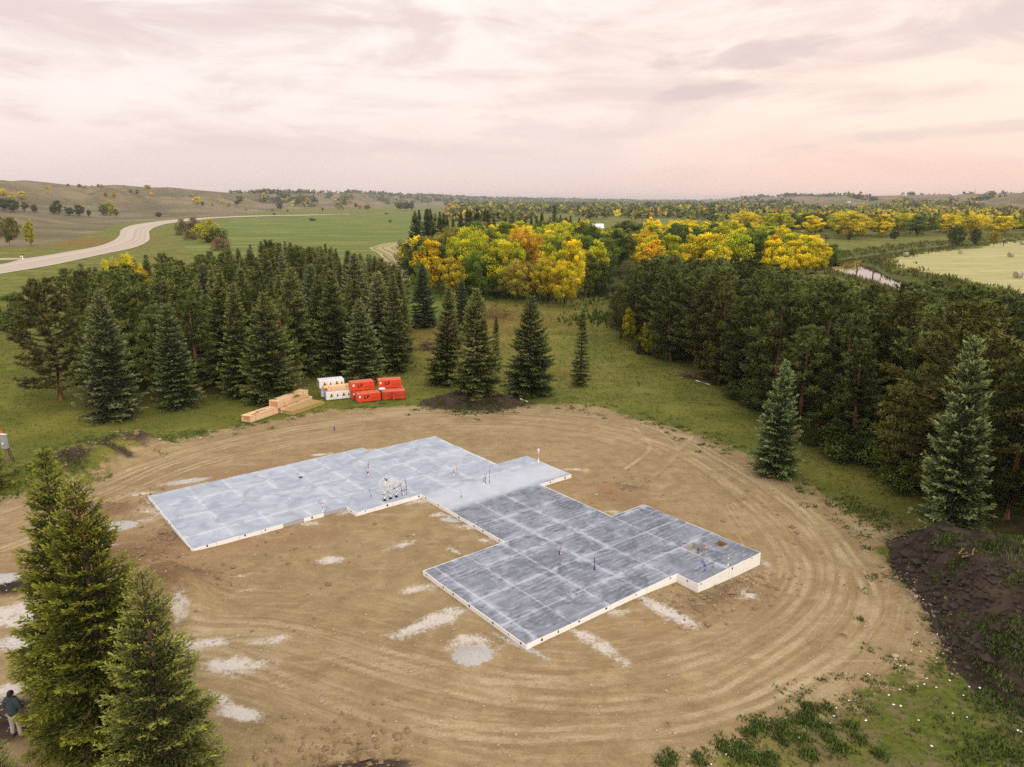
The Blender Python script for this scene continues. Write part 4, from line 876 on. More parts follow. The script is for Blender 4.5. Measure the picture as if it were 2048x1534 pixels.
def spruce(H, R, seed, dens=1.0, sl=.24, m=None, twig_gap=.17, low=.05, sparse=0.0, power=.88, cones=0, tier=.42):
    rng = np.random.default_rng(seed); C = []; T = []; segs = []
    z = low * H; k = 0
    while z < H * .985:
        h = z / H; nb = int(rng.integers(7, 10)) if h < .85 else 5; a0 = rng.uniform(0, 6.28)
        for j in range(nb):
            if rng.random() < sparse: continue
            az = a0 + j * 2 * np.pi / nb + rng.uniform(-.25, .25); zz = z + rng.uniform(-.10, .10)
            L = R * (1 - h) ** power * rng.choice([rng.uniform(.85, 1.15), rng.uniform(.5, .9)], p=[.7, .3]) + .05
            if h < .12: L *= .8
            pit = np.interp(h, [0, .25, .6, 1], [-.22, -.05, .25, .95]) + rng.uniform(-.1, .1)
            dirv = np.array([np.cos(az), np.sin(az)]); sd = np.array([-dirv[1], dirv[0]])
            bend = .30 * (1 - h); cur = .24
            def bp(t):
                r = L * t * np.cos(pit * .6); zo = L * (np.sin(pit) * t - bend * t ** 2 * .9 + cur * t ** 3)
                return np.stack([dirv[0] * r, dirv[1] * r, zz + zo], -1)
            tt = np.linspace(0, 1, 5); pts = bp(tt)
            if L > .5: segs.append(([tuple(p) for p in pts], [max(.012, .03 * L * (1 - q) + .008) for q in tt]))
            nt = max(3, int(L / (twig_gap / dens) * .9)); ti = np.linspace(.12, 1, nt); ti = np.repeat(ti, 2); sgn = np.tile([1, -1], nt); ti = np.clip(ti + rng.uniform(-.02, .02, len(ti)), .05, 1)
            b = bp(ti); tl = np.minimum(L * .48 * (1 - ti) + .14 + .08 * rng.random(len(ti)), .95) * np.clip(ti * 4, .35, 1)
            fw = rng.uniform(.45, .9, len(ti)); td = dirv[None] * np.cos(fw)[:, None] + sd[None] * (sgn * np.sin(fw))[:, None]
            slope = (np.sin(pit) - 2 * bend * ti * .9 + 3 * cur * ti ** 2); tdz = slope * .6 - .18 * (1 - h) + rng.uniform(-.08, .12, len(ti))
            td3 = unit(np.concatenate([td, tdz[:, None]], 1))
            ns = max(2, int(np.ceil(.95 / (sl * .55))))
            q = (np.arange(ns) + .5) / ns
            step = q[None] * np.minimum(1, 1) ; use = (q[None] * .95 <= tl[:, None] + .02)
            pos = b[:, None] + td3[:, None] * (q[None, :, None] * .95)
            pos = pos[use]; dd = np.repeat(td3[:, None], ns, 1)[use]; frac = (q[None] * .95 / tl[:, None])[use]; tb = np.repeat(ti[:, None], ns, 1)[use]
            for rep in range(2):
                D = unit(dd + rng.normal(size=dd.shape) * np.array([.36, .36, .26]) + np.array([0, 0, .14]))
                sll = sl * np.interp(h, [0, .7, 1], [1, 1, .55]); C.append(cards(pos + rng.normal(size=pos.shape) * .02, D, sll * rng.uniform(.7, 1.25, len(pos)), sll * .36, rng))
                T.append(np.clip(-.05 + .55 * frac * tb + .55 * tb ** 3 + rng.uniform(-.16, .25, len(pos)), 0, 1))  # tips paler as new growth, inner shoots darkened to stand for crown shade
            # leader shoots along branch
            q2 = np.linspace(.3, 1, max(2, int(L / (sl * .5)))); p2 = bp(q2); d2 = unit(np.gradient(p2, axis=0) if len(p2) > 1 else p2)
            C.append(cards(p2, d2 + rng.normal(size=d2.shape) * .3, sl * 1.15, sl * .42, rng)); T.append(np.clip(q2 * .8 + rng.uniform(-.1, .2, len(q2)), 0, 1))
        z += tier * rng.uniform(.75, 1.2) * (1 if h < .75 else .6); k += 1
    q = np.linspace(H * .93, H, 14); P = np.stack([0 * q, 0 * q, q], 1); D = np.stack([rng.normal(size=14), rng.normal(size=14), np.full(14, 1.6)], 1)
    C.append(cards(P - [0, 0, .1], D, sl * .6, sl * .2, rng)); T.append(np.full(14, .9))
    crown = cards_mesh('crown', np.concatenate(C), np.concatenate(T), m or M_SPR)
    r0 = .022 * H; trunk = tubes_mesh('trunk', [([(0, 0, -.25), (0, 0, H * .3), (.02, .01, H * .7), (0, 0, H)], [r0 * 1.2, r0 * .8, r0 * .4, .012])] + segs, M_BARK, 5)
    cn = None
    if cones:
        mb = MB()
        for i in range(cones):
            zz = H * rng.uniform(.72, .93); rr = R * (1 - zz / H) ** power * rng.uniform(.25, .75); a = rng.uniform(0, 6.28); mb.tube([(rr * np.cos(a), rr * np.sin(a), zz), (rr * np.cos(a), rr * np.sin(a), zz - .14)], [.028, .02], 5)
        cn = mb.mesh('cones', plain('cone_brown', (.42, .20, .07), .8, .2))
    return H, [('trunk', trunk), ('crown', crown)] + ([('cones', cn)] if cn else [])
def pine(H, R, seed, low=.12, yellow=.0):
    rng = np.random.default_rng(seed); C = []; T = []; segs = []; z = low * H
    while z < H * .97:
        h = z / H; hh = (h - low) / (1 - low); nb = int(rng.integers(4, 6)); a0 = rng.uniform(0, 6.28)
        prof = np.interp(hh, [0, .12, .4, .7, .9, 1], [.75, .95, 1, .66, .32, .12])
        for j in range(nb):
            az = a0 + j * 2 * np.pi / nb + rng.uniform(-.35, .35); L = R * prof * rng.uniform(.65, 1.15)
            pit = np.interp(hh, [0, .5, 1], [.05, .35, .9]) + rng.uniform(-.15, .15); dv = np.array([np.cos(az), np.sin(az), 0]); sd = np.array([-dv[1], dv[0], 0])
            bp = lambda t: z + 0 * t
            def bp(t): t = np.asarray(t, float)[..., None]; return np.array([0, 0, z]) + dv * (L * t * np.cos(pit * .8)) + np.array([0, 0, 1.]) * (L * (np.sin(pit) * t + .22 * t ** 2.2 - .12 * t))
            tt = np.linspace(0, 1, 5); segs.append(([tuple(p) for p in bp(tt)], [max(.014, .028 * L * (1 - q) + .01) for q in tt]))
            n = max(5, int(L * 8.5)); ti = rng.uniform(.28, 1, n) ** .8; b = bp(ti); ang = rng.choice([-1, 1], n) * rng.uniform(.2, 1.1, n); tl = rng.uniform(.25, .6, n) * (1.15 - ti * .5) * min(1, L / 1.6 + .3)
            d = dv[None] * np.cos(ang)[:, None] + sd[None] * np.sin(ang)[:, None] + np.array([0, 0, 1])[None] * rng.uniform(.15, .8, n)[:, None]; d = unit(d)
            for s in (.4, .7, 1.0):
                pos = b + d * (tl * s)[:, None]; K = 7
                pr = np.repeat(pos, K, 0); dr = np.repeat(d, K, 0); D = unit(dr * .55 + rng.normal(size=pr.shape) * .75 + np.array([0, 0, .3]))
                C.append(cards(pr, D, rng.uniform(.16, .30, len(pr)), .058, rng)); T.append(np.clip(np.repeat(.12 + .55 * s * ti + rng.uniform(-.2, .25, n), K), 0, 1))  # tufts darken toward the stem: crown shade put into the tone
        z += rng.uniform(.38, .62)
    # upright leader fingers
    for i in range(8):
        a = rng.uniform(0, 6.28); r = (0 if i == 0 else rng.uniform(.2, .85)); top = H - (0 if i == 0 else rng.uniform(.3, 1.5)); q = np.linspace(top - .9, top, 8); P = np.stack([r * np.cos(a) + 0 * q, r * np.sin(a) + 0 * q, q], 1); P = np.repeat(P, 9, 0)
        C.append(cards(P, rng.normal(size=P.shape) * .7 + [0, 0, .75], .24, .055, rng)); T.append(rng.uniform(.3, .9, len(P)))
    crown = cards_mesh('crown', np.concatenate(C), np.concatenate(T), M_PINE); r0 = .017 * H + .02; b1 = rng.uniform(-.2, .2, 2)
    trunk = tubes_mesh('trunk', [([(0, 0, -.25), (b1[0], b1[1], H * .35), (0, 0, H * .7), (0, 0, H * .98)], [r0 * 1.1, r0 * .8, r0 * .45, .02])], M_PBARK, 6)
    return H, [('trunk', trunk), ('limbs', tubes_mesh('limbs', segs, M_BARK, 4)), ('crown', crown)]
def broadleaf(H, R, seed, nclump=120, leaf=.24, low=.14, per=175, shape='round', ls=1.0, trunks=1):
    rng = np.random.default_rng(seed); segs = []; C = []; T = []
    zc = H * (low + (1 - low) * .5); hz_ = H * (1 - low) * .5
    cen = []
    tries = 0
    while len(cen) < nclump and tries < 9000:
        tries += 1; v = rng.uniform(-1, 1, 3); r = np.linalg.norm(v)
        if r > 1 or r < .35: continue
        w = 1.0 if shape == 'round' else np.interp(v[2], [-1, -.3, .5, 1], [.6, 1, .9, .35])
        az = math.atan2(v[1], v[0]); lob = 1 + .22 * math.sin(az * 2 + seed) + .16 * math.sin(az * 3 + seed * 2 + v[2] * 3)
        cen.append(np.array([v[0] * R * w * lob, v[1] * R * w * lob, zc + v[2] * hz_ * (1 + .1 * math.sin(az + seed))]))
    cen = np.array(cen)
    limbs = []
    for tnk in range(trunks):
        o = rng.uniform(-.12, .12, 2) * R * (trunks > 1) * 3; nl = 6
        fork = H * (low + .08) if trunks == 1 else H * low * .5
        segs.append(([(o[0] * .3, o[1] * .3, -.3), (o[0], o[1], fork)], [.028 * H, .02 * H]))
        for i in range(nl):
            az = 2 * np.pi * i / nl + rng.uniform(-.4, .4); e = np.array([o[0] + np.cos(az) * R * rng.uniform(.3, .6), o[1] + np.sin(az) * R * rng.uniform(.3, .6), H * rng.uniform(.55, .85)])
            s = np.array([o[0], o[1], fork]); mid = s * .5 + e * .5 + np.array([np.cos(az), np.sin(az), -.3]) * R * .1
            segs.append(([tuple(s), tuple(mid), tuple(e)], [.015 * H, .009 * H, .004 * H])); limbs += [mid, e, (mid + e) / 2]
    limbs = np.array(limbs)
    for c in cen:
        l = limbs[np.argmin(((limbs - c) ** 2).sum(1))]; segs.append(([tuple(l), tuple((l + c) / 2 + [0, 0, .15]), tuple(c)], [.0035 * H, .003 * H, .012]))
        n = int(per * rng.uniform(.6, 1.3)); rr = R * .185 * rng.uniform(.6, 1.35) * ls; v = unit(rng.normal(size=(n, 3))); rad_ = rng.uniform(.5, 1.1, n)[:, None]
        P = c + v * rad_ * rr * np.array([1.1, 1.1, .75]); D = unit(rng.normal(size=(n, 3)) + v * .6 + [0, 0, -.15])
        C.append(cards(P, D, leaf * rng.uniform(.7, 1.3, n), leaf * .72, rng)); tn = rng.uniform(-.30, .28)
        T.append(np.clip(.45 + tn + .25 * v[:, 2] + rng.uniform(-.25, .25, n), 0, 1))  # clump undersides and some whole clumps darkened: shading put into the leaf tone
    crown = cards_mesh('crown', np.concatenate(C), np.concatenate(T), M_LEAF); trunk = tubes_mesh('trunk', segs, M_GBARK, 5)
    return H, [('trunk', trunk), ('crown', crown)]
PROT = dict(
    spruce=[spruce(10, 2.5, 21, power=.98), spruce(10, 2.15, 22, power=1.0), spruce(10, 2.8, 23, sparse=.06), spruce(10, 2.3, 24, power=.9), spruce(10, 2.35, 25, sparse=.2, tier=.52), spruce(10, 1.95, 26, sparse=.1, power=1.05, low=.1)],
    bspruce=[spruce(10, 2.4, 31, m=M_BSP), spruce(10, 2.1, 32, m=M_BSP, power=.75)],
    thin=[spruce(10, 1.35, 41, sparse=.12, dens=.9)],
    pine=[pine(10, 2.3, 51, .10), pine(10, 2.6, 52, .16), pine(10, 2.0, 53, .08), pine(10, 2.9, 54, .12)],
    leaf=[broadleaf(10, 4.2, 61), broadleaf(10, 3.7, 62, trunks=2), broadleaf(10, 4.8, 63, 110, low=.15), broadleaf(10, 3.4, 64, 85, shape='cone')],
    poplar=[broadleaf(10, 2.3, 71, 70, .28, .2, 100, 'cone', 1.5)],
    bush=[broadleaf(3, 2.2, 81, 34, .22, .02, 90, ls=1.5, trunks=2), broadleaf(3, 1.9, 82, 30, .22, .0, 90, ls=1.6, trunks=2)],
)
def plant(kind, x, y, h, label, cat='tree', name=None, group=None, color=(1, 1, 1), rz=None, var=None, wid=1.0, z=None):
    H0, parts = PROT[kind][(var if var is not None else random.randrange(99)) % len(PROT[kind])]
    s = h / H0
    t = bpy.data.objects.new(name or 'tree', None); COL.objects.link(t); t.location = (x, y, (gz(x, y) if z is None else z) - .03); t.scale = (s * wid, s * wid, s)
    t.rotation_euler = (random.gauss(0, .022), random.gauss(0, .022), random.uniform(0, 6.28) if rz is None else rz)
    tag(t, label, cat, group)
    for nm_, me in parts:
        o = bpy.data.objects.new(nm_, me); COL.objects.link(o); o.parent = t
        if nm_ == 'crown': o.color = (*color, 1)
    return t
def base_h(px, pyb, pyt):                    # base pixel and top pixel -> position, height
    D = G(px, pyb)[1]; d = ray(px, pyt); return np.array([d[0] / d[1] * D, D]), CAM_H + d[2] / d[1] * D
NAMES = dict(spruce='spruce_tree', bspruce='blue_spruce', thin='slender_spruce', pine='pine_tree', leaf='broadleaf_tree', poplar='poplar_tree', bush='bush')
TAKEN = []
def place(kind, px, pyb, pyt, label, wid=1.0, color=(1, 1, 1), var=None, group=None, cat='tree'):
    p, h = base_h(px, pyb, pyt); TAKEN.append((p[0], p[1], 2.6 * wid))
    return plant(kind, p[0], p[1], h, label, cat, NAMES[kind], group, color, var=var, wid=wid)
# hand placed conifers
place('bspruce', 195, 838, 582, 'tall blue-green spruce at the front left of the left grove', 1.05, (1, 1, .95), 0)
place('bspruce', 335, 815, 606, 'grey-green spruce with a narrow top, second along the front of the left grove', 1.1, (.85, .95, .75), 1)
place('spruce', 430, 765, 545, 'broad olive spruce set back between two front spruces of the left grove', 1.0, (1.1, 1.1, 1), 0)
place('spruce', 528, 806, 585, 'wide bushy spruce directly behind the leftmost lumber bundle', 1.15, (1.15, 1.15, 1.1), 2)
place('spruce', 462, 775, 590, 'medium spruce tucked left of the wide bushy spruce by the lumber', .95, (1, 1, 1), 1)
place('bspruce', 722, 762, 598, 'blue-green spruce standing directly behind the white and red packs', 1.2, (1.15, 1.2, .95), 0)
place('spruce', 660, 745, 540, 'dark green spruce behind and left of the white packs', 1.05, (.95, 1, .95), 3)
place('bspruce', 618, 700, 530, 'silvery spruce deep between the darker spruces of the left grove', .95, (.9, 1, 1), 1)
place('spruce', 785, 745, 548, 'tall spruce at the right end of the left grove with bare trunk showing', .95, (1.05, 1.05, 1), 1)
place('bspruce', 845, 655, 527, 'dense dark blue spruce standing alone in front of the yellow trees', 1.05, (.45, .62, .62), 0)
place('spruce', 888, 768, 572, 'olive spruce left of the dark earth pile, behind the leaning one', .95, (1.15, 1.15, 1.05), 0)
place('bspruce', 925, 665, 560, 'blue spruce half hidden between the two olive spruces', 1.0, (.5, .68, .66), 1)
place('spruce', 952, 811, 605, 'spruce with a bare lower trunk growing out of the dark earth pile', 1.0, (1.2, 1.2, 1.1), 2)
place('thin', 990, 745, 632, 'slender dark spruce between the two larger lone spruces', .8, (.7, .7, .7), 0)
place('spruce', 1060, 790, 592, 'dark spreading spruce right of the earth pile, behind the lying pipe', 1.1, (.75, .85, .8), 2)
place('thin', 1163, 772, 617, 'slim solitary spruce standing rightmost in the open grass', 1.0, (1, 1.05, .95), 0)
place('bspruce', 1566, 950, 722, 'lone silvery blue spruce at the right edge of the dirt track', .95, (1.35, 1.55, 1.3), 0)
place('bspruce', 1962, 1088, 680, 'big blue spruce in front of the pines near the soil bank', .85, (1.3, 1.4, 1.15), 1)
place('pine', 1822, 960, 755, 'young pine with yellowing needles at the foot of the dark pine wood', .95, (1.9, 1.55, .9), 2)
place('thin', 1278, 708, 676, 'tiny scraggly conifer on the grass below the yellow willows', 1.4, (1.2, .8, .8), 0, cat='sapling')
place('pine', 85, 800, 560, 'dark round pine at the far left with a bare stem on the grass', 1.2, (1.0, .85, .75), 3)
# foreground spruces, built finer
print('foreground spruces')
def fg(label, px, pyb, pyt, R, seed, color, m, cones=0, dens=1.5, sl=.15, pos=None, power=.8):
    p, h = base_h(px, pyb, pyt)
    if pos is not None: p = np.array(pos); h = pos[2]; p = p[:2]
    H, parts = spruce(h, R, seed, dens=dens, sl=sl, m=m, twig_gap=.15, cones=cones, power=power)
    t = thing('spruce_tree', label, 'tree', (p[0], p[1], gz(p[0], p[1]) - .03), random.uniform(0, 6))
    for nm_, me in parts:
        o = link(nm_, me, t)
        if nm_ == 'crown': o.color = (*color, 1)
        if nm_ == 'cones': tag(o, kind='stuff')
    TAKEN.append((p[0], p[1], R)); return t
fg('tallest green spruce in the near left corner, with a thin pale leader', 84, 1440, 893, 2.3, 91, (1.5, 1.4, .62), M_SPR, power=.95)
fg('green spruce with orange cones near its top, merged into the tallest near spruce', 148, 1490, 965, 2.75, 92, (1.5, 1.4, .62), M_SPR, cones=55)
fg('paler blue-green spruce at the near left, rightmost of the foreground spruces', 281, 1640, 1140, 2.2, 93, (1.45, 1.4, .68), M_BSP, cones=12, sl=.12)
fg('pale spruce whose tip pokes into the bottom left corner', -10, 1800, 1500, 1.0, 94, (1, 1, .65), M_BSP, dens=1.1, sl=.14)
fg('spruce cut off by the left edge beside the metal meter box', -52, 985, 840, 1.35, 95, (1.3, 1.25, .7), M_SPR, dens=1.1, sl=.2)

def scatter(poly, spacing, n, rng, margin=0):
    lo = poly.min(0); hi = poly.max(0); out = []
    P = rng.uniform(lo, hi, (n, 2)); ok = poly_sd(P, poly) > margin; P = P[ok]
    for p in P:
        s = spacing(p) if callable(spacing) else spacing
        if all((p[0] - q[0]) ** 2 + (p[1] - q[1]) ** 2 > s * s for q in out) and all((p[0] - a) ** 2 + (p[1] - b) ** 2 > (r * .75 + s * .35) ** 2 for a, b, r in TAKEN): out.append(p)
    return out
def pxof(p): return 1024 + FPX * p[0] / (p[1] * cP + CAM_H * sP)
def hcap(p, sx, sy, over=0):                 # tallest tree that keeps the photographed skyline
    yy = np.interp(pxof(p), sx, sy); d = ray(1024, yy); return CAM_H + d[2] / d[1] * p[1]
print('groves')
LSX = [-200, 0, 60, 110, 140, 180, 230, 300, 330, 380, 430, 470, 500, 550, 600, 650, 700, 745, 800, 830]; LSY = [610, 585, 575, 560, 535, 522, 535, 510, 503, 520, 500, 478, 490, 464, 488, 482, 500, 505, 530, 560]
rng = np.random.default_rng(77); cnt = 0
ZN = {'l': 'left', 'r': 'right'}
for p in scatter(GROVE_L, 3.5, 3200, rng):
    px = pxof(p); cap = hcap(p, LSX, LSY); back = p[1] > 100
    pk = 'pine' if rng.random() < np.interp(px, [0, 300, 480, 560, 640], [.8, .6, .42, .2, .02]) else ('bspruce' if rng.random() < .22 else 'spruce')
    h = min(rng.uniform(8.6, 11.6), cap * rng.uniform(.93, 1.0)) if cap > 4 else 4
    if h < 4.2: continue
    v = rng.uniform(.8, 1.4); w = rng.uniform(-.02, .14)
    where = 'back rows' if p[1] > 110 else ('middle rows' if p[1] > 85 else 'front rows')
    half = 'behind the tall blue-green spruce' if px < 260 else ('behind the narrow grey-green spruce' if px < 390 else ('behind the lumber' if px < 590 else ('behind the white packs' if px < 700 else 'behind the red packs')))
    k = {'pine': 'dark olive pine', 'spruce': 'dark green spruce', 'bspruce': 'grey-green spruce'}[pk]
    plant(pk, p[0], p[1], h, f'{k}, {where}, left grove {half}', 'tree', NAMES[pk], f'{k}s, {where}, left grove {half}', (v + w, v, v - w * 1.5) if pk != 'pine' else (v * .98, v * 1.02, v * .75), wid=rng.uniform(.78, 1.2)); cnt += 1
print('left', cnt); cnt = 0
RSX = [1230, 1260, 1290, 1330, 1400, 1450, 1520, 1600, 1650, 1700, 1740, 1800, 1830, 1870, 1930, 1980, 2048, 2300]; RSY = [600, 540, 512, 506, 516, 508, 522, 538, 538, 566, 572, 560, 553, 552, 572, 568, 584, 600]
for p in scatter(GROVE_R, 2.9, 4200, rng, .4):
    px = pxof(p); cap = hcap(p, RSX, RSY); h = min(rng.uniform(8.6, 12.6), cap * rng.uniform(.88, 1.0))
    if h < 4.5: continue
    where = 'back rows' if p[1] > 85 else ('middle rows' if p[1] > 62 else 'front rows'); yel = rng.random() < .09; v = rng.uniform(.65, 1.6)
    half = 'beside the yellow shrubs' if px < 1340 else ('beyond the brush heap' if px < 1500 else ('behind the lone silvery spruce' if px < 1690 else ('behind the yellowing young pine' if px < 1890 else ('behind the big blue spruce' if px < 2010 else 'at the right edge'))))
    k = 'olive brown pine' if yel else 'dark green pine'
    plant('pine', p[0], p[1], h, f'{k}, {where}, right wood {half}', 'tree', 'pine_tree', f'{k}s, {where}, right wood {half}', (min(v, .95) * 1.25, min(v, .95) * 1.05, min(v, .95) * .75) if yel else (v * 1.12, v * 1.15, v * .9), wid=rng.uniform(.95, 1.25)); cnt += 1
print('right', cnt)
EDGE = np.array([PD(*p) for p in ((1262, 93), (1320, 84), (1410, 77.5), (1480, 65), (1560, 57), (1660, 51), (1760, 47), (1850, 43))])
for i in range(24):
    k = rng.uniform(0, len(EDGE) - 1.01); j = int(k); q = EDGE[j] + (EDGE[j + 1] - EDGE[j]) * (k - j) + np.array([rng.uniform(0, 2.5), rng.uniform(0, 3)])
    v = rng.uniform(.7, 1.3); plant('bush', q[0], q[1], rng.uniform(1.2, 2.6), 'low dark green shrub growing at the foot of the right pine wood', 'shrub', 'undergrowth_shrub', 'shrubs at the foot of the right pine wood', (.10 * v, .13 * v, .03), wid=rng.uniform(.8, 1.3))
# broadleaf colours
TONES = [('golden yellow', (.88, .71, .020)), ('yellow-green', (.54, .55, .022)), ('green', (.16, .235, .022)), ('dark green', (.080, .120, .024)), ('orange gold', (.70, .43, .022)), ('olive', (.26, .245, .045))]
def tone(rng, w):
    k = rng.choice(len(TONES), p=np.array(w) / sum(w)); n, c = TONES[k]; v = rng.uniform(.85, 1.15); return n, (c[0] * v, c[1] * v, c[2] * v)
def leafy(px, pyb, pyt, tn, label, kind='leaf', wid=1.0, var=None, cat='tree', name=None):
    p, h = base_h(px, pyb, pyt); TAKEN.append((p[0], p[1], h * .38 * wid)); c = dict(TONES)[tn] if isinstance(tn, str) else tn
    return plant(kind, p[0], p[1], h, label, cat, name or NAMES[kind], None, c, var=var, wid=wid * (.8 if kind == 'leaf' else 1))
leafy(858, 588, 472, (.80, .58, .02), 'golden round tree at the left end of the yellow grove')
leafy(838, 600, 520, 'green', 'small green tree under the golden one at the left end of the grove', wid=.9)
leafy(905, 600, 508, (.52, .42, .03), 'dull ochre tree in the front row, right of the golden round tree')
leafy(965, 598, 500, 'green', 'bright green tree in the front row behind the brush')
leafy(925, 590, 470, 'yellow-green', 'tall yellow-green tree behind the left front row', wid=.8)
leafy(1010, 596, 468, (.55, .54, .025), 'wide lime yellow tree in the middle of the grove')
leafy(1050, 590, 455, (.66, .38, .03), 'rusty orange tree rising in the middle of the yellow grove', wid=.7)
leafy(1040, 606, 520, (.44, .36, .05), 'low spreading tree with a crooked dark trunk on the grass', var=2)
leafy(1092, 606, 508, (.60, .50, .03), 'ragged yellow tree in the front row right of the crooked trunk', var=1)
leafy(1130, 612, 522, (.74, .58, .02), 'low golden tree at the right end of the front row')
leafy(1145, 596, 470, 'golden yellow', 'bright golden tree behind the right end of the front row', wid=.7)
leafy(1180, 590, 492, (.16, .18, .03), 'thin green tree with a pale stem by the strip of water', 'poplar')
leafy(1200, 588, 500, 'dark green', 'dark green tree by the strip of water', wid=.7)
leafy(1245, 690, 560, (.14, .145, .03), 'green tree with yellow tips at the left corner of the pine wood', wid=.55)
leafy(1262, 700, 610, (.42, .38, .02), 'yellow bushy tree at the foot of the pine wood corner', wid=.6)
leafy(1296, 712, 640, (.40, .38, .02), 'low yellow shrub tree beside the pine wood corner', wid=.55)
leafy(1555, 560, 470, (.66, .34, .02), 'narrow bright orange poplar standing above the pine wood', 'poplar', 1.15)
leafy(1668, 535, 478, 'green', 'green tree on the river bank left of the bright water', wid=.8)
leafy(1648, 540, 486, (.13, .17, .03), 'small green tree next to the bank tree by the river', wid=.8)
leafy(238, 640, 508, (.62, .54, .015), 'bright lemon yellow tree among the pines of the left grove', wid=.7)
leafy(272, 660, 528, (.60, .46, .01), 'vivid yellow tree right of the lemon one in the left grove', wid=.75)
leafy(30, 700, 578, (.10, .15, .03), 'leafy green tree at the far left behind the dark round pine', wid=1.0)
leafy(-30, 690, 590, (.12, .17, .03), 'leafy green tree cut by the left picture border', wid=1.0)
leafy(10, 492, 428, (.19, .19, .03), 'olive poplar by the fence on the far side of the road', wid=.75)
leafy(52, 493, 440, (.50, .43, .02), 'yellow poplar beside the olive one at the roadside fence', wid=.6)
leafy(362, 470, 440, (.17, .18, .04), 'olive shrub at the left of the roadside clump', 'bush', 1.0)
leafy(385, 476, 438, (.16, .13, .10), 'grey leafless shrub in the middle of the roadside clump', 'bush', .8)
leafy(412, 486, 442, (.44, .42, .02), 'large yellow-green shrub at the right of the roadside clump', 'bush', .9)
leafy(428, 486, 458, (.07, .09, .02), 'dark green shrub at the foot of the yellow roadside shrub', 'bush', 1.0)
leafy(440, 500, 474, (.26, .15, .08), 'reddish brown bush below the roadside clump', 'bush', 1.1)
leafy(381, 480, 460, (.22, .16, .07), 'small tan bush between the roadside shrubs', 'bush', 1.0)
leafy(1918, 500, 450, 'dark green', 'big dark tree on the hay field island', wid=.9)
leafy(1956, 496, 452, (.09, .11, .035), 'thinner grey-green tree right of the big hay field tree', wid=.55)
leafy(1992, 494, 460, (.42, .34, .03), 'yellowish tree at the right of the hay field trees', wid=.7)
leafy(1827, 514, 495, (.20, .24, .02), 'small lone yellow-green tree at the hay field edge', wid=.8)
leafy(1790, 481, 461, (.055, .075, .02), 'dark spreading tree on the far bank before the wood', wid=1.2)
leafy(1844, 471, 457, (.45, .40, .02), 'little yellow tree on the far meadow', wid=.7)
leafy(1655, 482, 466, (.36, .25, .07), 'tan autumn tree at the corner of the far wood', wid=.9)
leafy(1700, 483, 462, (.08, .10, .03), 'dark low tree at the front of the far wood', wid=1.1)
leafy(625, 442, 436, (.06, .07, .03), 'small dark bush on the brown line in the green field', 'bush', 1.3)
leafy(780, 445, 440, (.06, .07, .03), 'tiny dark bush at the right of the green field', 'bush', 1.0)
CSX = [820, 850, 900, 940, 1000, 1060, 1165, 1200, 1250, 1300, 1400, 1500, 1560, 1640, 1680]; CSY = [478, 470, 452, 436, 432, 434, 430, 458, 442, 432, 440, 445, 452, 478, 480]
cnt = 0
for p in scatter(GROVE_C, 6.3, 1500, rng):
    h = min(rng.uniform(9.5, 13), hcap(p, CSX, CSY) * rng.uniform(.95, 1)); n, c = tone(rng, [3.2, 4.6, 2.6, 1.1, .2, .9])
    if h < 4: continue
    w = 'behind the front row' if p[1] < 185 else 'in the back'
    plant('leaf', p[0], p[1], h, f'{n} broadleaf tree {w} of the yellow central grove', 'tree', 'broadleaf_tree', f'{n} trees {w} of the central grove', c, wid=rng.uniform(.65, .9)); cnt += 1
for p in scatter(GROVE_D, 8.1, 2600, rng):
    if math.hypot(*(p - PD(1190, 300))) < 12 or (pxof(p) < 1240 and p[1] > 210 and p[1] < 300): 
        if rng.random() < .4: continue
    cap = hcap(p, CSX, CSY); h = min(rng.uniform(9.5, 13.5), cap * rng.uniform(.93, 1)); n, c = tone(rng, [4.2, 4.8, 2.4, 1.4, .15, .5] if pxof(p) > 1270 else [.7, 1.5, 3, 4, .3, 1])
    if h < 4: continue
    w = 'above the pine wood' if p[1] < 225 else 'well behind the pines'
    half = 'left part' if pxof(p) < 1400 else 'right part'
    plant('leaf' if rng.random() < .7 else 'poplar', p[0], p[1], h, f'{n} broadleaf tree {w}, {half}', 'tree', 'broadleaf_tree', f'{n} trees {w}, {half}', c, wid=rng.uniform(.8, 1.1)); cnt += 1
# tall dark conifers
for i in range(9):
    q = PD(832 + i * 8 + rng.uniform(-2, 2), 222 + (i % 3) * 8 + i * 1.5); h = hcap(q, [825, 860, 900], [417, 414, 424]) * rng.uniform(.9, 1)
    plant('spruce', q[0], q[1], h, 'tall dark spruce in the clump left of the yellow grove', 'tree', 'spruce_tree', 'tall dark spruces beside the green field', (.45, .55, .6), wid=.8)
for i in range(24):
    q = PD(908 + i * 11.8 + rng.uniform(-3, 3), 310 + rng.uniform(-10, 14)); h = hcap(q, [900, 1000, 1100, 1190], [414, 413, 410, 416]) * rng.uniform(.6, 1.0)
    plant('spruce', q[0], q[1], h, 'dark spruce in the long row behind the yellow grove', 'tree', 'spruce_tree', 'row of dark spruces behind the yellow grove', (.45, .52, .5), wid=.85)
print('centre', cnt); cnt = 0
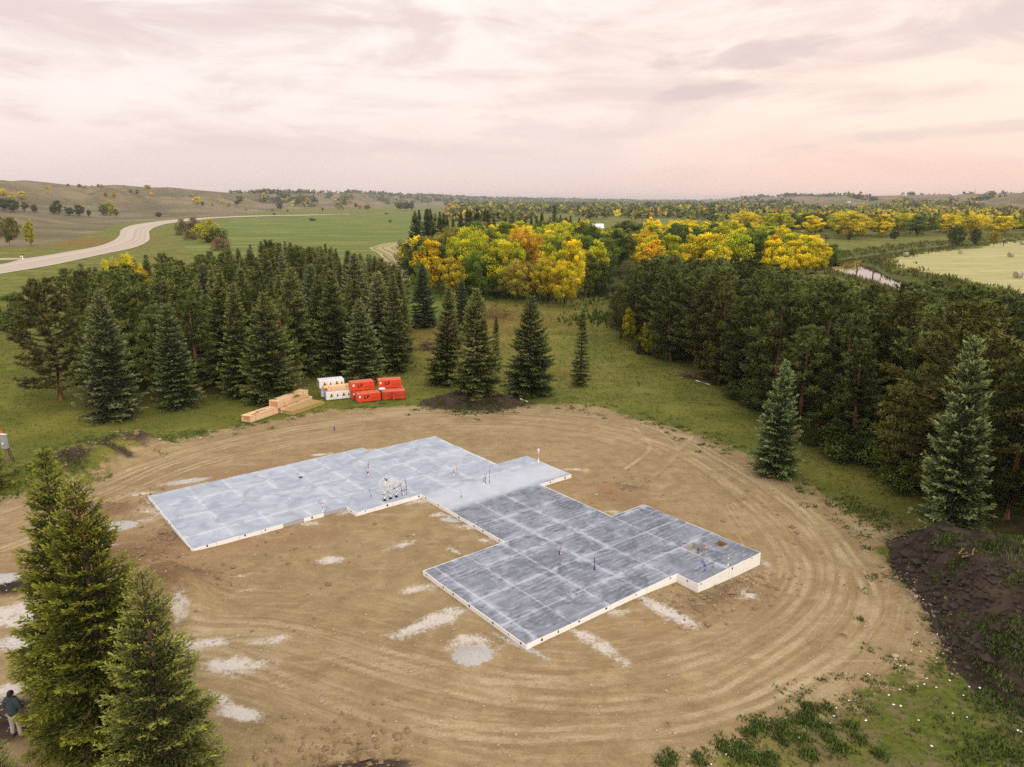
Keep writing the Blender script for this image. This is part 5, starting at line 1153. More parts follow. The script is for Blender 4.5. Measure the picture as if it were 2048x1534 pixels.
# far wood, nearer rows one by one
WOOD = np.array([PD(*p) for p in ((1475, 420), (1560, 400), (1640, 372), (1700, 352), (1800, 380), (1900, 395), (2048, 395), (2150, 400), (2150, 480), (1480, 500))])
for p in scatter(WOOD, 15, 2600, rng):
    h = min(rng.uniform(11, 15), hcap(p, [1470, 1560, 1700, 1900, 2250], [424, 424, 424, 428, 430])); n, c = tone(rng, [5, 4, 1.8, 1.2, .4, 1.0])
    w = 'near edge' if p[1] < 430 else 'deeper in'
    third = 'left part' if pxof(p) < 1720 else ('middle part' if pxof(p) < 1900 else 'right part')
    plant('leaf', p[0], p[1], h, f'{n} tree beyond the hay field, {w}, {third}', 'tree', 'broadleaf_tree', f'{n} trees beyond the hay field, {w}, {third}', c, wid=1.45); cnt += 1
print('wood', cnt, sum(1 for o in COL.objects if o.name.startswith('broadleaf_tree')))
# trees and shrubs dotted over the left hills
HILLT = [(8, 398, 384, 0), (25, 402, 386, 0), (45, 404, 388, 0), (8, 424, 398, 3), (28, 426, 400, 3), (50, 424, 405, 3), (70, 426, 410, 3), (118, 430, 400, 3), (108, 430, 412, 3), (140, 432, 414, 3), (160, 432, 410, 3), (178, 434, 420, 3), (210, 432, 408, 2), (220, 430, 397, 1),
         (232, 434, 418, 2), (318, 436, 424, 3), (212, 396, 386, 5), (229, 398, 386, 4), (395, 411, 395, 0), (406, 412, 403, 2), (425, 413, 405, 4), (445, 407, 400, 0), (458, 414, 405, 4), (382, 396, 391, 5), (480, 407, 388, 5), (474, 411, 401, 3), (520, 396, 388, 4), (560, 420, 406, 3),
         (545, 422, 419, 3), (575, 424, 420, 3), (562, 402, 396, 0), (572, 402, 397, 0), (585, 403, 395, 5), (614, 406, 396, 4), (630, 405, 399, 5), (645, 423, 415, 5), (686, 420, 411, 0), (160, 375, 369, 3), (136, 372, 368, 3), (92, 378, 372, 4), (100, 378, 373, 0), (170, 378, 372, 4), (185, 378, 371, 0), (197, 377, 369, 5),
         (204, 376, 370, 4), (250, 386, 378, 0), (262, 388, 380, 2), (275, 390, 379, 5), (296, 382, 371, 4), (302, 392, 386, 0), (720, 419, 408, 4), (735, 421, 409, 5), (712, 417, 406, 3), (800, 421, 401, 3), (812, 421, 402, 3), (822, 420, 404, 3), (650, 398, 392, 4), (670, 404, 397, 0), (700, 408, 400, 4), (600, 392, 388, 5), (528, 392, 385, 0), (492, 421, 417, 5), (548, 430, 426, 3)]
def hill_at(px, py):                         # march the sight line down to the terrain
    d = ray(px, py); d = d / d[1]; D = np.arange(250, 6000, 6.0); zz = CAM_H + d[2] * D; g = gzv(d[0] * D, D); k = np.nonzero(zz <= g)[0]
    return (d[0] * D[k[0]], D[k[0]]) if len(k) else None
for px, pb, pt, tn in HILLT:
    q = hill_at(px, pb)
    if q is None: q = hill_at(px, pb + 5)
    if q is None: continue
    n, c = TONES[tn]; h = max(2.0, (pb - pt) / FPX * q[1]); h = min(h, 16)
    lbl = f'{n} tree or shrub on the hills, {"far left" if px < 120 else "left of the road bend" if px < 330 else "above the road" if px < 600 else "near the distant road"}'
    plant('leaf' if h > 6 else 'bush', q[0], q[1], h, lbl, 'tree' if h > 6 else 'shrub', 'broadleaf_tree' if h > 6 else 'hill_shrub', lbl.replace('tree or shrub', 'trees and shrubs'), c, wid=1.1)
# far woodland, uncountable
print('far woodland')
def far_woods():
    rng = np.random.default_rng(5); N = 60000
    D = np.exp(rng.uniform(np.log(490), np.log(9500), N)); px = rng.uniform(380, 2300, N)
    x = (px - 1024) / FPX * D; y = D; r0 = np.interp(px, CR_X, CR_R); ramp = sstep(D, r0, r0 * 1.9)
    n = fbm(x / 260, y / 330, 3) + .35 * fbm(x / 60, y / 90, 2)
    thr = np.where(ramp > .05, np.where(px > 1380, .16, np.interp(px, [380, 620, 800, 1000, 1400], [.5, .22, .04, -.08, -.1])), .12)
    thr = np.where((px > 1380) & (ramp > .05), np.where(px < 1660, .20, .34), thr)
    thr = np.where((px > 1465) & (D < 900 + 120 * n) & (ramp < .2), -.9, thr)
    thr = np.where((px > 1050) & (px < 1465) & (D < 900), .20, thr)
    thr = np.where((px < 900) & (ramp < .1), .55, thr)
    thr = np.where((px < 640) & (D > 1500), thr - .1, thr)
    keep = n > thr; x, y, D, px, ramp = x[keep], y[keep], D[keep], px[keep], ramp[keep]
    w = np.clip((D / 1500) ** .6, .5, 2.2); m = rng.random(len(x)) < np.clip(1.1 * (w / 2.2) ** .3, 0, 1); x, y, D, px = x[m], y[m], D[m], px[m]
    # crest line of dark conifers
    cx = np.concatenate([rng.uniform(470, 560, 70), rng.uniform(560, 830, 120), rng.uniform(1560, 1660, 60), rng.uniform(1400, 1560, 60), rng.uniform(1780, 1900, 40), rng.uniform(1900, 2048, 50), rng.uniform(850, 1400, 160)])
    cr = np.interp(cx, CR_X, CR_R) * 1.9 * rng.uniform(.9, 1.02, len(cx)); kcrest = np.arange(len(x) + len(cx)) >= len(x)
    x = np.concatenate([x, (cx - 1024) / FPX * cr]); y = np.concatenate([y, cr]); D = np.concatenate([D, cr]); px = np.concatenate([px, cx])
    z = gzv(x, y); n = len(x); s = np.clip(D / 900, 1, 2.2)
    h = rng.uniform(6, 11, n) * np.clip(s, 1, 1.35); R = rng.uniform(3.0, 5.0, n) * s; con = (rng.random(n) < np.where(kcrest, .9, .22)); R = np.where(con, R * .5, R)
    print('far trees', n)
    K = 12; V = []; u = unit(rng.normal(size=(n, K, 3))); u[..., 2] = np.abs(u[..., 2]) * 1.0
    c = np.stack([x, y, z], 1)[:, None] + u * np.stack([R, R, h * .55], 1)[:, None] * .62 + np.array([0, 0, 1])[None, None] * (h * .42)[:, None, None]
    c[..., 2] = np.where(con[:, None], z[:, None] + h[:, None] * (np.arange(K) / K)[None] * 1.0, c[..., 2])
    c[..., :2] = np.where(con[:, None, None], np.stack([x, y], 1)[:, None] + (u[..., :2] * (R[:, None] * (1 - np.arange(K) / K)[None])[..., None]), c[..., :2])
    q = c.reshape(-1, 3); sz = np.repeat(R * .95, K); Vq = cards(q - 0, unit(rng.normal(size=q.shape)), sz, sz * .9, rng)
    pal = np.array([(.48, .36, .04), (.30, .29, .04), (.13, .16, .04), (.08, .105, .035), (.30, .19, .07), (.035, .05, .025)])
    k = np.where(con, 5, rng.choice(5, n, p=[.10, .2, .30, .34, .06])); k = np.where(~con & (D > 1800), rng.choice([1, 2, 3, 3, 3, 2], n), k); k = np.where((px > 1465) & (D < 1100) & ~con, rng.choice(5, n, p=[.32, .30, .20, .14, .04]), k)
    col = pal[k] * rng.uniform(.8, 1.2, n)[:, None]; col = np.repeat(np.repeat(col, K, 0), 4, 0)
    me = mesh_np('far_woodland', Vq.reshape(-1, 3), np.arange(4 * len(q)).reshape(-1, 4))
    at = me.attributes.new('tint', 'FLOAT_COLOR', 'POINT'); at.data.foreach_set('color', np.concatenate([col, np.ones((len(col), 1))], 1).astype(np.float32).ravel())
    me.materials.append(mat('far_leaves', lambda t: t.bsdf(t.attr('tint', 'Color'), .8, None, .1)))
    tag(link('far_woodland', me), kind='stuff')
far_woods()

# ---------------------------------------------------------------- grass and weeds
print('grass')
def tufts(name, P, hgt, nb, spread, material, rng, tonev, wide=.035):
    n = len(P); z = gzv(P[:, 0], P[:, 1]); b = np.repeat(np.stack([P[:, 0], P[:, 1], z - .02], 1), nb, 0); h = np.repeat(hgt, nb) * rng.uniform(.6, 1.15, n * nb)
    b[:, :2] += rng.normal(size=(n * nb, 2)) * np.repeat(spread, nb)[:, None] if not np.isscalar(spread) else rng.normal(size=(n * nb, 2)) * spread
    a = rng.uniform(0, 6.28, n * nb); lean = rng.uniform(.1, .7, n * nb) * h; s = np.stack([np.cos(a), np.sin(a), 0 * a], 1)
    tip = b + np.stack([np.cos(a + 1.3) * lean, np.sin(a + 1.3) * lean, h], 1); w = (wide + .12 * h)[:, None]
    V = np.stack([b - s * w, b + s * w, tip], 1); me = mesh_np(name, V.reshape(-1, 3), np.arange(3 * n * nb).reshape(-1, 3), dict(tone=np.repeat(np.clip(np.repeat(tonev, nb) + rng.uniform(-.25, .25, n * nb), 0, 1), 3)), material)
    return tag(link(name, me), kind='stuff')
M_GRASS = mat('grass_blades', lambda t: t.bsdf(t.mix(t.attr('tone'), (.075, .090, .018), (.200, .180, .042)), .8, None, .1))
M_WEED = mat('weed_leaves', lambda t: t.bsdf(t.mix(t.attr('tone'), (.026, .050, .012), (.125, .165, .035)), .7, None, .15))
rng = np.random.default_rng(9)
N = 110000; D = 14 + 126 * rng.random(N) ** .9; pxs = rng.uniform(-150, 2200, N); P = np.stack([(pxs - 1024) / FPX * (D * cP + 3), D], 1)
dd = poly_sd(P, DIRT); keep = (dd < -.1 + .9 * fbm(P[:, 0] / 1.6, P[:, 1] / 1.6, 3)) & (poly_sd(P, BERM) < .0) & (fbm(P[:, 0] / 3.1 + 5, P[:, 1] / 3.1, 3) > -.28) & (np.maximum(poly_sd(P, GROVE_L), poly_sd(P, GROVE_R)) < 3)
P = P[keep]; tn = np.clip(.45 + .6 * fbm(P[:, 0] / 6, P[:, 1] / 6, 3) + rng.uniform(-.1, .1, len(P)), 0, 1); far = P[:, 1]
tufts('grass', P, np.clip(.07 + .0012 * far, .08, .17) * rng.uniform(.6, 1.3, len(P)), 3, .10, M_GRASS, rng, tn, .015)
print('tufts', len(P))
# weeds: bottom right corner, soil bank, heaps at the left
W_ = []
def weedpatch(px, py, r, n): c = G(px, py); W_.append(c + rng.normal(size=(n, 2)) * r)
for px, py in [(1530, 1450), (1562, 1448), (1610, 1435), (1620, 1425), (1620, 1450), (1500, 1470), (1515, 1455), (1560, 1480), (1480, 1490), (1600, 1475), (1650, 1455), (1660, 1480), (1595, 1440), (1680, 1500), (1455, 1505), (1440, 1490), (1500, 1510), (1540, 1515), (1620, 1510), (1700, 1450), (1720, 1480), (1760, 1510), (1620, 1415), (1565, 1465), (1480, 1515), (1530, 1530), (1400, 1525), (1340, 1518), (1330, 1530), (1655, 1418)]:
    weedpatch(px, py, .16, 45)
for px, py, r, n in [(1990, 1120, .8, 500), (2040, 1150, .8, 500), (1890, 1150, .45, 160), (1950, 1180, .5, 160), (2010, 1200, .6, 180), (1900, 1190, .3, 90), (2030, 1250, .5, 200), (1990, 1340, .6, 300), (2030, 1370, .6, 300), (1960, 1300, .3, 80), (2000, 1410, .6, 300), (2048, 1500, .9, 400), (1980, 1520, .8, 200), (1700, 1010, .8, 120), (1750, 1030, .6, 120), (120, 900, .7, 200), (230, 900, .8, 250), (190, 880, 1.0, 250), (60, 950, 1.3, 400), (20, 980, 1.2, 300), (215, 925, .3, 90), (160, 955, .3, 70), (330, 880, .7, 130), (400, 868, .6, 120), (930, 822, .8, 200), (990, 818, .7, 150), (1120, 598, 5, 250), (960, 596, 5, 200), (1240, 640, 4, 500)]:
    weedpatch(px, py, r, n)
P = np.concatenate(W_); tufts('weeds', P, np.where(P[:, 1] > 90, .7, rng.uniform(.07, .19, len(P))), 5, .07, M_WEED, rng, rng.uniform(.2, .8, len(P)), .02)
# small plants on the grass verge of the dirt (clumps)
cl = []
for k in range(240):
    i = rng.integers(4, len(DIRT) - 4); q = DIRT[i] + (DIRT[(i + 1) % len(DIRT)] - DIRT[i]) * rng.random() + rng.normal(size=2) * 1.1
    cl.append(q + rng.normal(size=(18, 2)) * rng.uniform(.1, .3))
P = np.concatenate(cl); tufts('verge_plants', P, rng.uniform(.05, .16, len(P)), 4, .05, M_WEED, rng, rng.uniform(.3, 1, len(P)), .02)
# reeds by the river
rp = []
for L_ in (RIVER, CREEK):
    for p in L_:
        if p[1] > 120: rp.append(p + rng.normal(size=(60, 2)) * 3.0 + unit(rng.normal(size=(60, 2))) * 9.0)
P = np.concatenate(rp); P = P[np.minimum(line_sd(P, RIVER)[0] - 2, line_sd(P, CREEK)[0]) > 5.2]; tufts('reeds', P, rng.uniform(.5, 1.3, len(P)), 5, .5, M_GRASS, rng, rng.uniform(.0, .5, len(P)), .12)

# ---------------------------------------------------------------- stones, rubble, litter
M_STONE = plain('stones', (.36, .30, .23), .9, .3, 4); M_BSTONE = plain('bank_stone', (.24, .18, .12), .95, .35, 4); M_CLOD = plain('clods', (.22, .15, .085), .95, .3, 5)
def rocks(name, P, size, m, rng):
    n = len(P); z = gzv(P[:, 0], P[:, 1]); oct_ = np.array([(1, 0, 0), (0, 1, 0), (-1, 0, 0), (0, -1, 0), (0, 0, 1), (0, 0, -1)], float); Fc = np.array([(0, 1, 4), (1, 2, 4), (2, 3, 4), (3, 0, 4), (1, 0, 5), (2, 1, 5), (3, 2, 5), (0, 3, 5)])
    V = oct_[None] * (size[:, None, None] * rng.uniform(.6, 1.2, (n, 6, 1))) * np.array([1, 1, .7]); a = rng.uniform(0, 6.28, n); c, s = np.cos(a)[:, None], np.sin(a)[:, None]
    V = np.stack([V[..., 0] * c - V[..., 1] * s, V[..., 0] * s + V[..., 1] * c, V[..., 2]], -1) + np.stack([P[:, 0], P[:, 1], z + size * .2], 1)[:, None]
    return tag(link(name, mesh_np(name, V.reshape(-1, 3), (Fc[None] + 6 * np.arange(n)[:, None, None]).reshape(-1, 3), None, m)), kind='stuff')
P = rng.uniform([-32, 16], [32, 64], (22000, 2)); P = P[(poly_sd(P, DIRT) > -.5) & (poly_sd(P, SLAB_W) < -.15)]; rocks('gravel', P, rng.gamma(2, .011, len(P)) + .008, M_STONE, rng)
rb = [G(px, py) + rng.normal(size=(n, 2)) * r for px, py, r, n in [(1850, 1150, .9, 200), (1900, 1230, .9, 220), (1950, 1320, .8, 160), (1980, 1240, .9, 120), (150, 930, .8, 120), (240, 895, .7, 120), (950, 800, 1.6, 300), (310, 1120, .9, 80), (400, 1165, .9, 70), (1560, 1010, 2.5, 60), (600, 1150, 3, 60), (200, 1025, 1.0, 130), (160, 1035, .8, 80), (345, 1075, .8, 110), (360, 1090, .5, 60), (300, 1000, .7, 70), (260, 905, 1.0, 90), (150, 945, 1.0, 70), (640, 1525, 1.2, 160), (720, 1520, 1.0, 120), (960, 818, 1.2, 90), (1000, 812, .8, 60), (1500, 1150, 1.2, 120), (1450, 1180, 1.0, 100), (1380, 1210, 1.0, 60), (1260, 975, 1.5, 60)]]
P = np.concatenate(rb); P = P[poly_sd(P, SLAB_W) < -.2]; Dk = (poly_sd(P, BERM) > -.2) | (np.hypot(P[:, 0] + 3.3, P[:, 1] - 65) < 4.5); sz_ = rng.gamma(2.2, .028, len(P)) + .015
rocks('rubble', P[~Dk], sz_[~Dk], M_CLOD, rng); rocks('soil_clods', P[Dk], sz_[Dk] * 1.5, plain('dark_clods', (.048, .035, .028), .95, .4, 5), rng)
bl = []
for i in range(len(BERM) - 1):
    if i in (0, 9, 10, 11): bl.append(BERM[i] + (BERM[i + 1] - BERM[i]) * rng.random((70, 1)) + rng.normal(size=(70, 2)) * .35)
P = np.concatenate(bl); rocks('bank_stones', P, rng.gamma(2, .022, len(P)) + .015, M_BSTONE, rng)
M_SCRAP = plain('foam_scrap', (.85, .84, .84), .7, .05)
SCR = [(1846, 1203, 1), (1794, 1211, 0), (1839, 1203, 0), (1890, 1224, 0), (1875, 1270, 1.5), (1834, 1266, .7), (1829, 1269, .6), (1864, 1288, .3), (1841, 1305, 1), (1823, 1302, .6), (1873, 1318, 0), (1875, 1317, .6), (1886, 1310, .8), (1801, 1334, 1), (1812, 1333, .8), (1796, 1331, .4), (1907, 1340, 1.2), (1904, 1349, 1), (1899, 1363, 1.5), (1853, 1359, .6), (1848, 1371, 1.2), (1835, 1375, .5), (1872, 1377, .6), (1735, 1350, .6),
       (1739, 1352, .8), (1799, 1382, 1), (1777, 1392, 1.3), (1801, 1414, 1.8), (1787, 1411, 1.2), (1698, 1402, 1.4), (1672, 1416, 1.2), (1668, 1432, 1.2), (1731, 1442, 1.6), (1660, 1448, .8), (1566, 1445, 1), (1598, 1476, 1.2), (1905, 1429, 1.1), (1933, 1436, 1.1), (1926, 1392, 1.2), (1958, 1383, 1.8), (1938, 1377, .7), (2036, 1464, 1.8), (2042, 1467, 1.4), (1863, 1494, 1.4), (1460, 1493, .8), (1452, 1510, .7), (1422, 1531, .8), (1837, 1442, .9), (699, 826, .6), (744, 810, 1), (380, 1050, .8)]
scr_me = [MB().ball((0, 0, 0), (.05, .035, .02), 6, 4, .3).mesh('foam_scrap', M_SCRAP) for _ in range(3)]
for i, (px, py, s) in enumerate(SCR):
    p = G(px, py); o = link('foam_scrap', scr_me[i % 3]); o.location = (p[0], p[1], gz(*p) + .025); o.rotation_euler = (0, 0, i); k = .48 + .38 * s; o.scale = (k, k, k)
    wh = 'by the clearing on the left side' if px < 1400 else ('among the dark weeds at bottom right' if px < 1750 else ('on the grass beside the soil bank' if py < 1345 else 'on the open grass at bottom right'))
    tag(o, 'white foam scrap ' + wh, 'litter', 'white foam scraps ' + wh)
P = np.concatenate([G(px, py) + rng.normal(size=(n, 2)) * r for px, py, r, n in [(1455, 1180, .8, 40), (1490, 1150, .5, 25), (1340, 1205, .5, 14), (845, 1003, .6, 14)]]); P = P[poly_sd(P, SLAB_W) < -.15]; rocks('foam_crumbs', P, rng.uniform(.012, .035, len(P)), M_SCRAP, rng)
for px, py, s, lab in ((401, 878, .18, 'pale rounded stone on the grass edge above the track'), (322, 902, .16, 'pale stone at the end of the left earth heap'), (1790, 1315, .17, 'tan stone at the edge of the weedy corner'), (1834, 1198, .18, 'tan stone beside the soil bank'), (115, 905, .2, 'white stone on top of the left earth heap')):
    p = G(px, py); o = link('stone', MB().ball((0, 0, 0), (s, s * .7, s * .5), 8, 6, .15).mesh('stone', M_STONE, True)); o.location = (p[0], p[1], gz(*p) + s * .3); tag(o, lab, 'stone')
# lying pipes, stakes and brush
def lying(px0, py0, px1, py1, r, m, name, lab, cat):
    a = G(px0, py0); b = G(px1, py1); tag(MB().tube([(a[0], a[1], gz(*a) + r + .04), (b[0], b[1], gz(*b) + r + .04)], r, 8).obj(name, m), lab, cat)
lying(1041, 805, 1055, 807.5, .06, M_WPIPE, 'plastic_pipe', 'short white pipe lying at the track edge below the dark spruce', 'pipe')
lying(1392, 764, 1419, 772, .06, M_WPIPE, 'plastic_pipe', 'long white pipe lying in the grass beside the brush heap', 'pipe')
lying(1360, 757.5, 1366, 757.5, .06, M_WPIPE, 'plastic_pipe', 'very short white pipe left of the brush heap', 'pipe')
lying(1679, 1270, 1694, 1277, .05, M_FORM, 'stick', 'brown stick lying across the right wheel tracks', 'stick')
lying(1328, 1450, 1340, 1451, .05, M_FORM, 'wood_scrap', 'small wood scrap on the dirt at the bottom', 'scrap')
def stake(px, py, h, m, lab, r=.05, name='stake'):
    p = G(px, py); z = gz(*p); t = thing(name, lab, 'stake', (p[0], p[1], z)); MB().box((0, 0, h / 2 - .05), (r * 2, r, h + .1)).obj('post', m, t); return t
stake(669, 862, .34, M_BLUE, 'short blue stake on the track between the packs and the slab')
stake(1040, 800, .3, plain('pink_ribbon', (.65, .30, .28), .7, .1), 'pinkish stake next to the short white pipe', .03)
def brush(px, py, n, ln, m, lab, sp, name='brush_heap', up=.3):
    p = G(px, py); t = thing(name, lab, 'brush', (p[0], p[1], gz(*p))); rr = random.Random(px); mb = MB()
    for i in range(n):
        a = rr.uniform(0, 6.28); x0, y0 = rr.gauss(0, sp), rr.gauss(0, sp * .6); z0 = abs(rr.gauss(0, up)); l = ln * rr.uniform(.5, 1.2); dz = rr.uniform(-.1, .35) * l
        mb.tube([(x0, y0, z0), (x0 + math.cos(a) * l * .5, y0 + math.sin(a) * l * .3, z0 + dz * .7 + .05), (x0 + math.cos(a) * l, y0 + math.sin(a) * l * .5, max(.02, z0 + dz))], [.05, .035, .012], 4)
    mb.obj('branches', m, t)
brush(1385, 757, 60, 1.4, plain('dead_wood', (.20, .115, .085), .9, .3), 'heap of cut reddish brush beside the long white pipe', .75)
brush(985, 636, 160, 2.6, plain('dry_brush', (.17, .105, .05), .9, .3), 'brown heap of cut branches behind the lone spruces', 2.4, up=.6)
brush(855, 700, 70, 1.6, plain('root_wood', (.10, .06, .045), .9, .3), 'dark root heap at the left of the olive spruce', .9, up=.5)
brush(1760, 1245 - 90, 0, 1, M_FORM, 'x', 1) if False else None
brush(1925, 1193, 7, .6, plain('straw_root', (.24, .15, .08), .9, .2), 'tan dry root lying on the dark soil bank', .25, 'dry_root', .1)

# ---------------------------------------------------------------- meter post, marker, person
print('details')
M_GALV = plain('galvanised', (.42, .45, .50), .45, .1, 4, .5, .3); M_POST = plain('treated_post', (.30, .19, .09), .85, .25)
p = G(18, 917); t = thing('meter_post', 'grey electric meter box on a short wooden post with a black cable loop', 'electrical box', (p[0], p[1], gz(*p)), -.25)
MB().box((0, 0, .45), (.16, .16, 1.1)).obj('post', M_POST, t); MB().box((0, -.14, 1.35), (.48, .2, 1.05)).obj('box', M_GALV, t, bevel=.01)
MB().box((0, -.16, 1.89), (.54, .28, .03), rx=-.15).obj('hood', M_WHITE, t); MB().box((-.02, -.245, 1.55), (.3, .02, .35)).obj('door', M_GALV, t, bevel=.005)
MB().tube([(0, -.25, 1.22), (0, -.30, 1.22)], .09, 10).obj('meter', M_WHITE, t); MB().tube([(-.2, -.02, -.05), (-.2, -.02, .85)], .055, 8).obj('conduit', M_GALV, t)
MB().tube([(.18, -.1, .9), (.45, -.2, .7), (.85, -.35, .2), (1.0, -.4, .04), (.85, -.45, .1), (.45, -.3, .45), (.16, -.12, .8)], .035, 6).obj('cable_loop', M_BLACK, t)
p = G(4, 872); t = thing('pipe_marker', 'tall orange marker post at the left edge above the meter box', 'marker post', (p[0], p[1], gz(*p)))
MB().tube([(0, 0, -.1), (-.12, 0, 1.6)], .13, 8).obj('post', plain('orange_post', (.72, .30, .04), .6, .1), t); MB().tube([(-.12, 0, 1.62), (-.2, 0, 2.6)], .12, 8).obj('sleeve', plain('orange_sleeve', (.66, .32, .06), .6, .1), t)

def skinned(name, verts, edges, radii, m, parent, root=0, sub=2):
    me = bpy.data.meshes.new(name); me.from_pydata(verts, edges, []); me.update(); me.materials.append(m) if m else None
    o = link(name, me, parent); sk = o.modifiers.new('skin', 'SKIN'); sk.use_smooth_shade = True
    for i, r in enumerate(radii): v = me.skin_vertices[0].data[i]; v.radius = (r, r) if not isinstance(r, tuple) else r
    me.skin_vertices[0].data[root].use_root = True
    sb = o.modifiers.new('sub', 'SUBSURF'); sb.levels = sub; sb.render_levels = sub
    return o
p = G(35, 1476); px_, py_ = p; t = thing('person', 'person seen from behind in a dark green sweater and light trousers beside the spruce', 'person', (px_, py_, gz(px_, py_) + .02), rad(-8))
M_SKIN = plain('skin', (.46, .26, .18), .6, .05); M_SWEAT = plain('sweater', (.035, .055, .055), .95, .25, 12); M_TROU = plain('trousers', (.36, .31, .29), .9, .15, 9); M_HAIR = plain('hair', (.018, .008, .008), .7, .3, 30); M_SHOE = plain('shoes', (.02, .02, .02), .6, .2)
# body faces +y (away from the camera), head bowed towards something held in front
body_v = [(0, 0, .95), (0, .01, 1.15), (0, .02, 1.36), (0, .03, 1.48), (0, .05, 1.56), (-.10, 0, .90), (-.13, .03, .48), (-.14, 0, .08), (.10, 0, .90), (.13, .02, .48), (.16, .0, .08), (-.19, .02, 1.42), (-.28, .03, 1.16), (-.17, .25, 1.06), (.19, .02, 1.42), (.28, .04, 1.17), (.16, .26, 1.08), (-.10, .31, 1.08), (.09, .32, 1.10)]
body_e = [(0, 1), (1, 2), (2, 3), (3, 4), (0, 5), (5, 6), (6, 7), (0, 8), (8, 9), (9, 10), (3, 11), (11, 12), (12, 13), (3, 14), (14, 15), (15, 16), (13, 17), (16, 18)]
body_r = [.12, .115, .12, .07, .05, .085, .058, .04, .085, .058, .04, .045, .04, .033, .045, .04, .033, .032, .032]
body = skinned('body', body_v, body_e, body_r, M_SKIN, t, 0)
head = MB(); head.ball((0, .07, 1.66), (.078, .098, .115), 14, 10); head.ball((0, .168, 1.645), (.014, .018, .02), 6, 4); head.ball((-.08, .06, 1.655), (.012, .022, .03), 6, 4); head.ball((.08, .06, 1.655), (.012, .022, .03), 6, 4)
head.ball((-.028, .160, 1.675), (.012, .008, .008), 6, 4); head.ball((.028, .160, 1.675), (.012, .008, .008), 6, 4); head.box((0, .160, 1.61), (.04, .008, .008)); head.obj('head', M_SKIN, t, True)
hair = MB(); hair.ball((0, .035, 1.70), (.098, .115, .10), 14, 9, .05); hair.ball((0, .0, 1.665), (.086, .09, .085), 12, 8, .04); hair.obj('hair', M_HAIR, t, True)
skinned('sweater', [(0, 0, .82), (0, .0, 1.10), (0, .02, 1.33), (0, .035, 1.535), (-.20, .02, 1.41), (-.30, .03, 1.16), (-.19, .23, 1.06), (.20, .02, 1.41), (.30, .04, 1.17), (.18, .24, 1.08)], [(0, 1), (1, 2), (2, 3), (3, 4), (4, 5), (5, 6), (3, 7), (7, 8), (8, 9)], [(.19, .15), (.185, .15), (.20, .165), (.125, .115), .115, .085, .06, .115, .085, .06], M_SWEAT, t, 2)
skinned('trousers', [(0, 0, 1.02), (-.10, 0, .84), (-.135, .03, .46), (-.145, 0, .10), (.10, 0, .84), (.135, .02, .46), (.165, 0, .10)], [(0, 1), (1, 2), (2, 3), (0, 4), (4, 5), (5, 6)], [(.16, .13), .105, .08, .072, .105, .08, .072], M_TROU, t, 0)
for sx in (-.14, .16): MB().ball((sx, .06, .04), (.05, .13, .05), 10, 6).obj('shoe', M_SHOE, t, True)
for sx in (-1, 1):
    hd = MB(); hx, hy, hz0 = sx * .085, .33, 1.09; hd.ball((hx, hy, hz0), (.035, .045, .022), 8, 6)
    hd.obj('hand', M_SKIN, t, True)
    for f in range(4):
        x0 = hx + (-.024 + .016 * f); l = (.05, .062, .058, .045)[f]; MB().tube([(x0, hy + .03, hz0), (x0, hy + .03 + l * .5, hz0 + .008), (x0 - sx * .006, hy + .03 + l * .8, hz0 - .016)], [.009, .008, .006], 5).obj('finger', M_SKIN, t, True)
    MB().tube([(hx - sx * .028, hy - .01, hz0 + .005), (hx - sx * .05, hy + .03, hz0 + .02)], [.011, .008], 5).obj('thumb', M_SKIN, t, True)
o = MB().box((0, 0, 0), (.16, .08, .02)).obj('handheld_controller', M_BLACK); cs = Matrix.Rotation(rad(-8), 3, 'Z') @ Vector((0, .40, 1.10)); o.location = (px_ + cs.x, py_ + cs.y, gz(px_, py_) + .02 + cs.z); tag(o, 'small dark device held in the hands of the standing person', 'device')

# ---------------------------------------------------------------- bales, poles, mailbox, fences, buildings
def b_bale(t):
    o = t.node('ShaderNodeTexCoord', out=3); n = t.noise(t.node('ShaderNodeMapping', {'Vector': o, 'Scale': (3, 12, 12)}), 2, 4, .6); t.bsdf(t.mix(n, (.30, .23, .12), (.50, .41, .24)), .95, t.bump(n, .5, .05), .1)
M_BALE = mat('hay_bale', b_bale)
for px, py, w, rz, lab in ((2035, 556, 13.5, .1, 'nearest round hay bale at the right edge of the hay field'), (1812, 513.5, 13, .0, 'round bale at the left tip of the hay field by the little tree'), (1921, 508, 13, .9, 'rust brown round bale in front of the big field tree'), (2021, 514, 12, .3, 'round bale in the middle distance right of the field trees'), (2045, 489.5, 8, .2, 'small distant bale at the right edge behind the trees'), (2007, 481, 6, 0, 'tiny distant bale behind the yellow field tree'), (2130, 560, 13, .2, 'hay bale just past the right picture border')):
    p = G(px, py); r = .78; l = 1.55; t = thing('hay_bale', lab, 'hay bale', (p[0], p[1], gz(*p)), rz, 'round hay bales on the field')
    mb = MB(); pts = [(-l / 2, 0, r), (-l / 2 + .08, 0, r), (l / 2 - .08, 0, r), (l / 2, 0, r)]; mb.tube(pts, [r * .93, r, r, r * .93], 20); mb.obj('hay_roll', M_BALE, t, False)
    for s in (-.3, 0, .3): MB().tube([(s - .02, 0, r), (s + .02, 0, r)], r + .012, 20, False).obj('twine', M_PEX, t)
M_POLEW = plain('pole_wood', (.33, .29, .26), .9, .2)
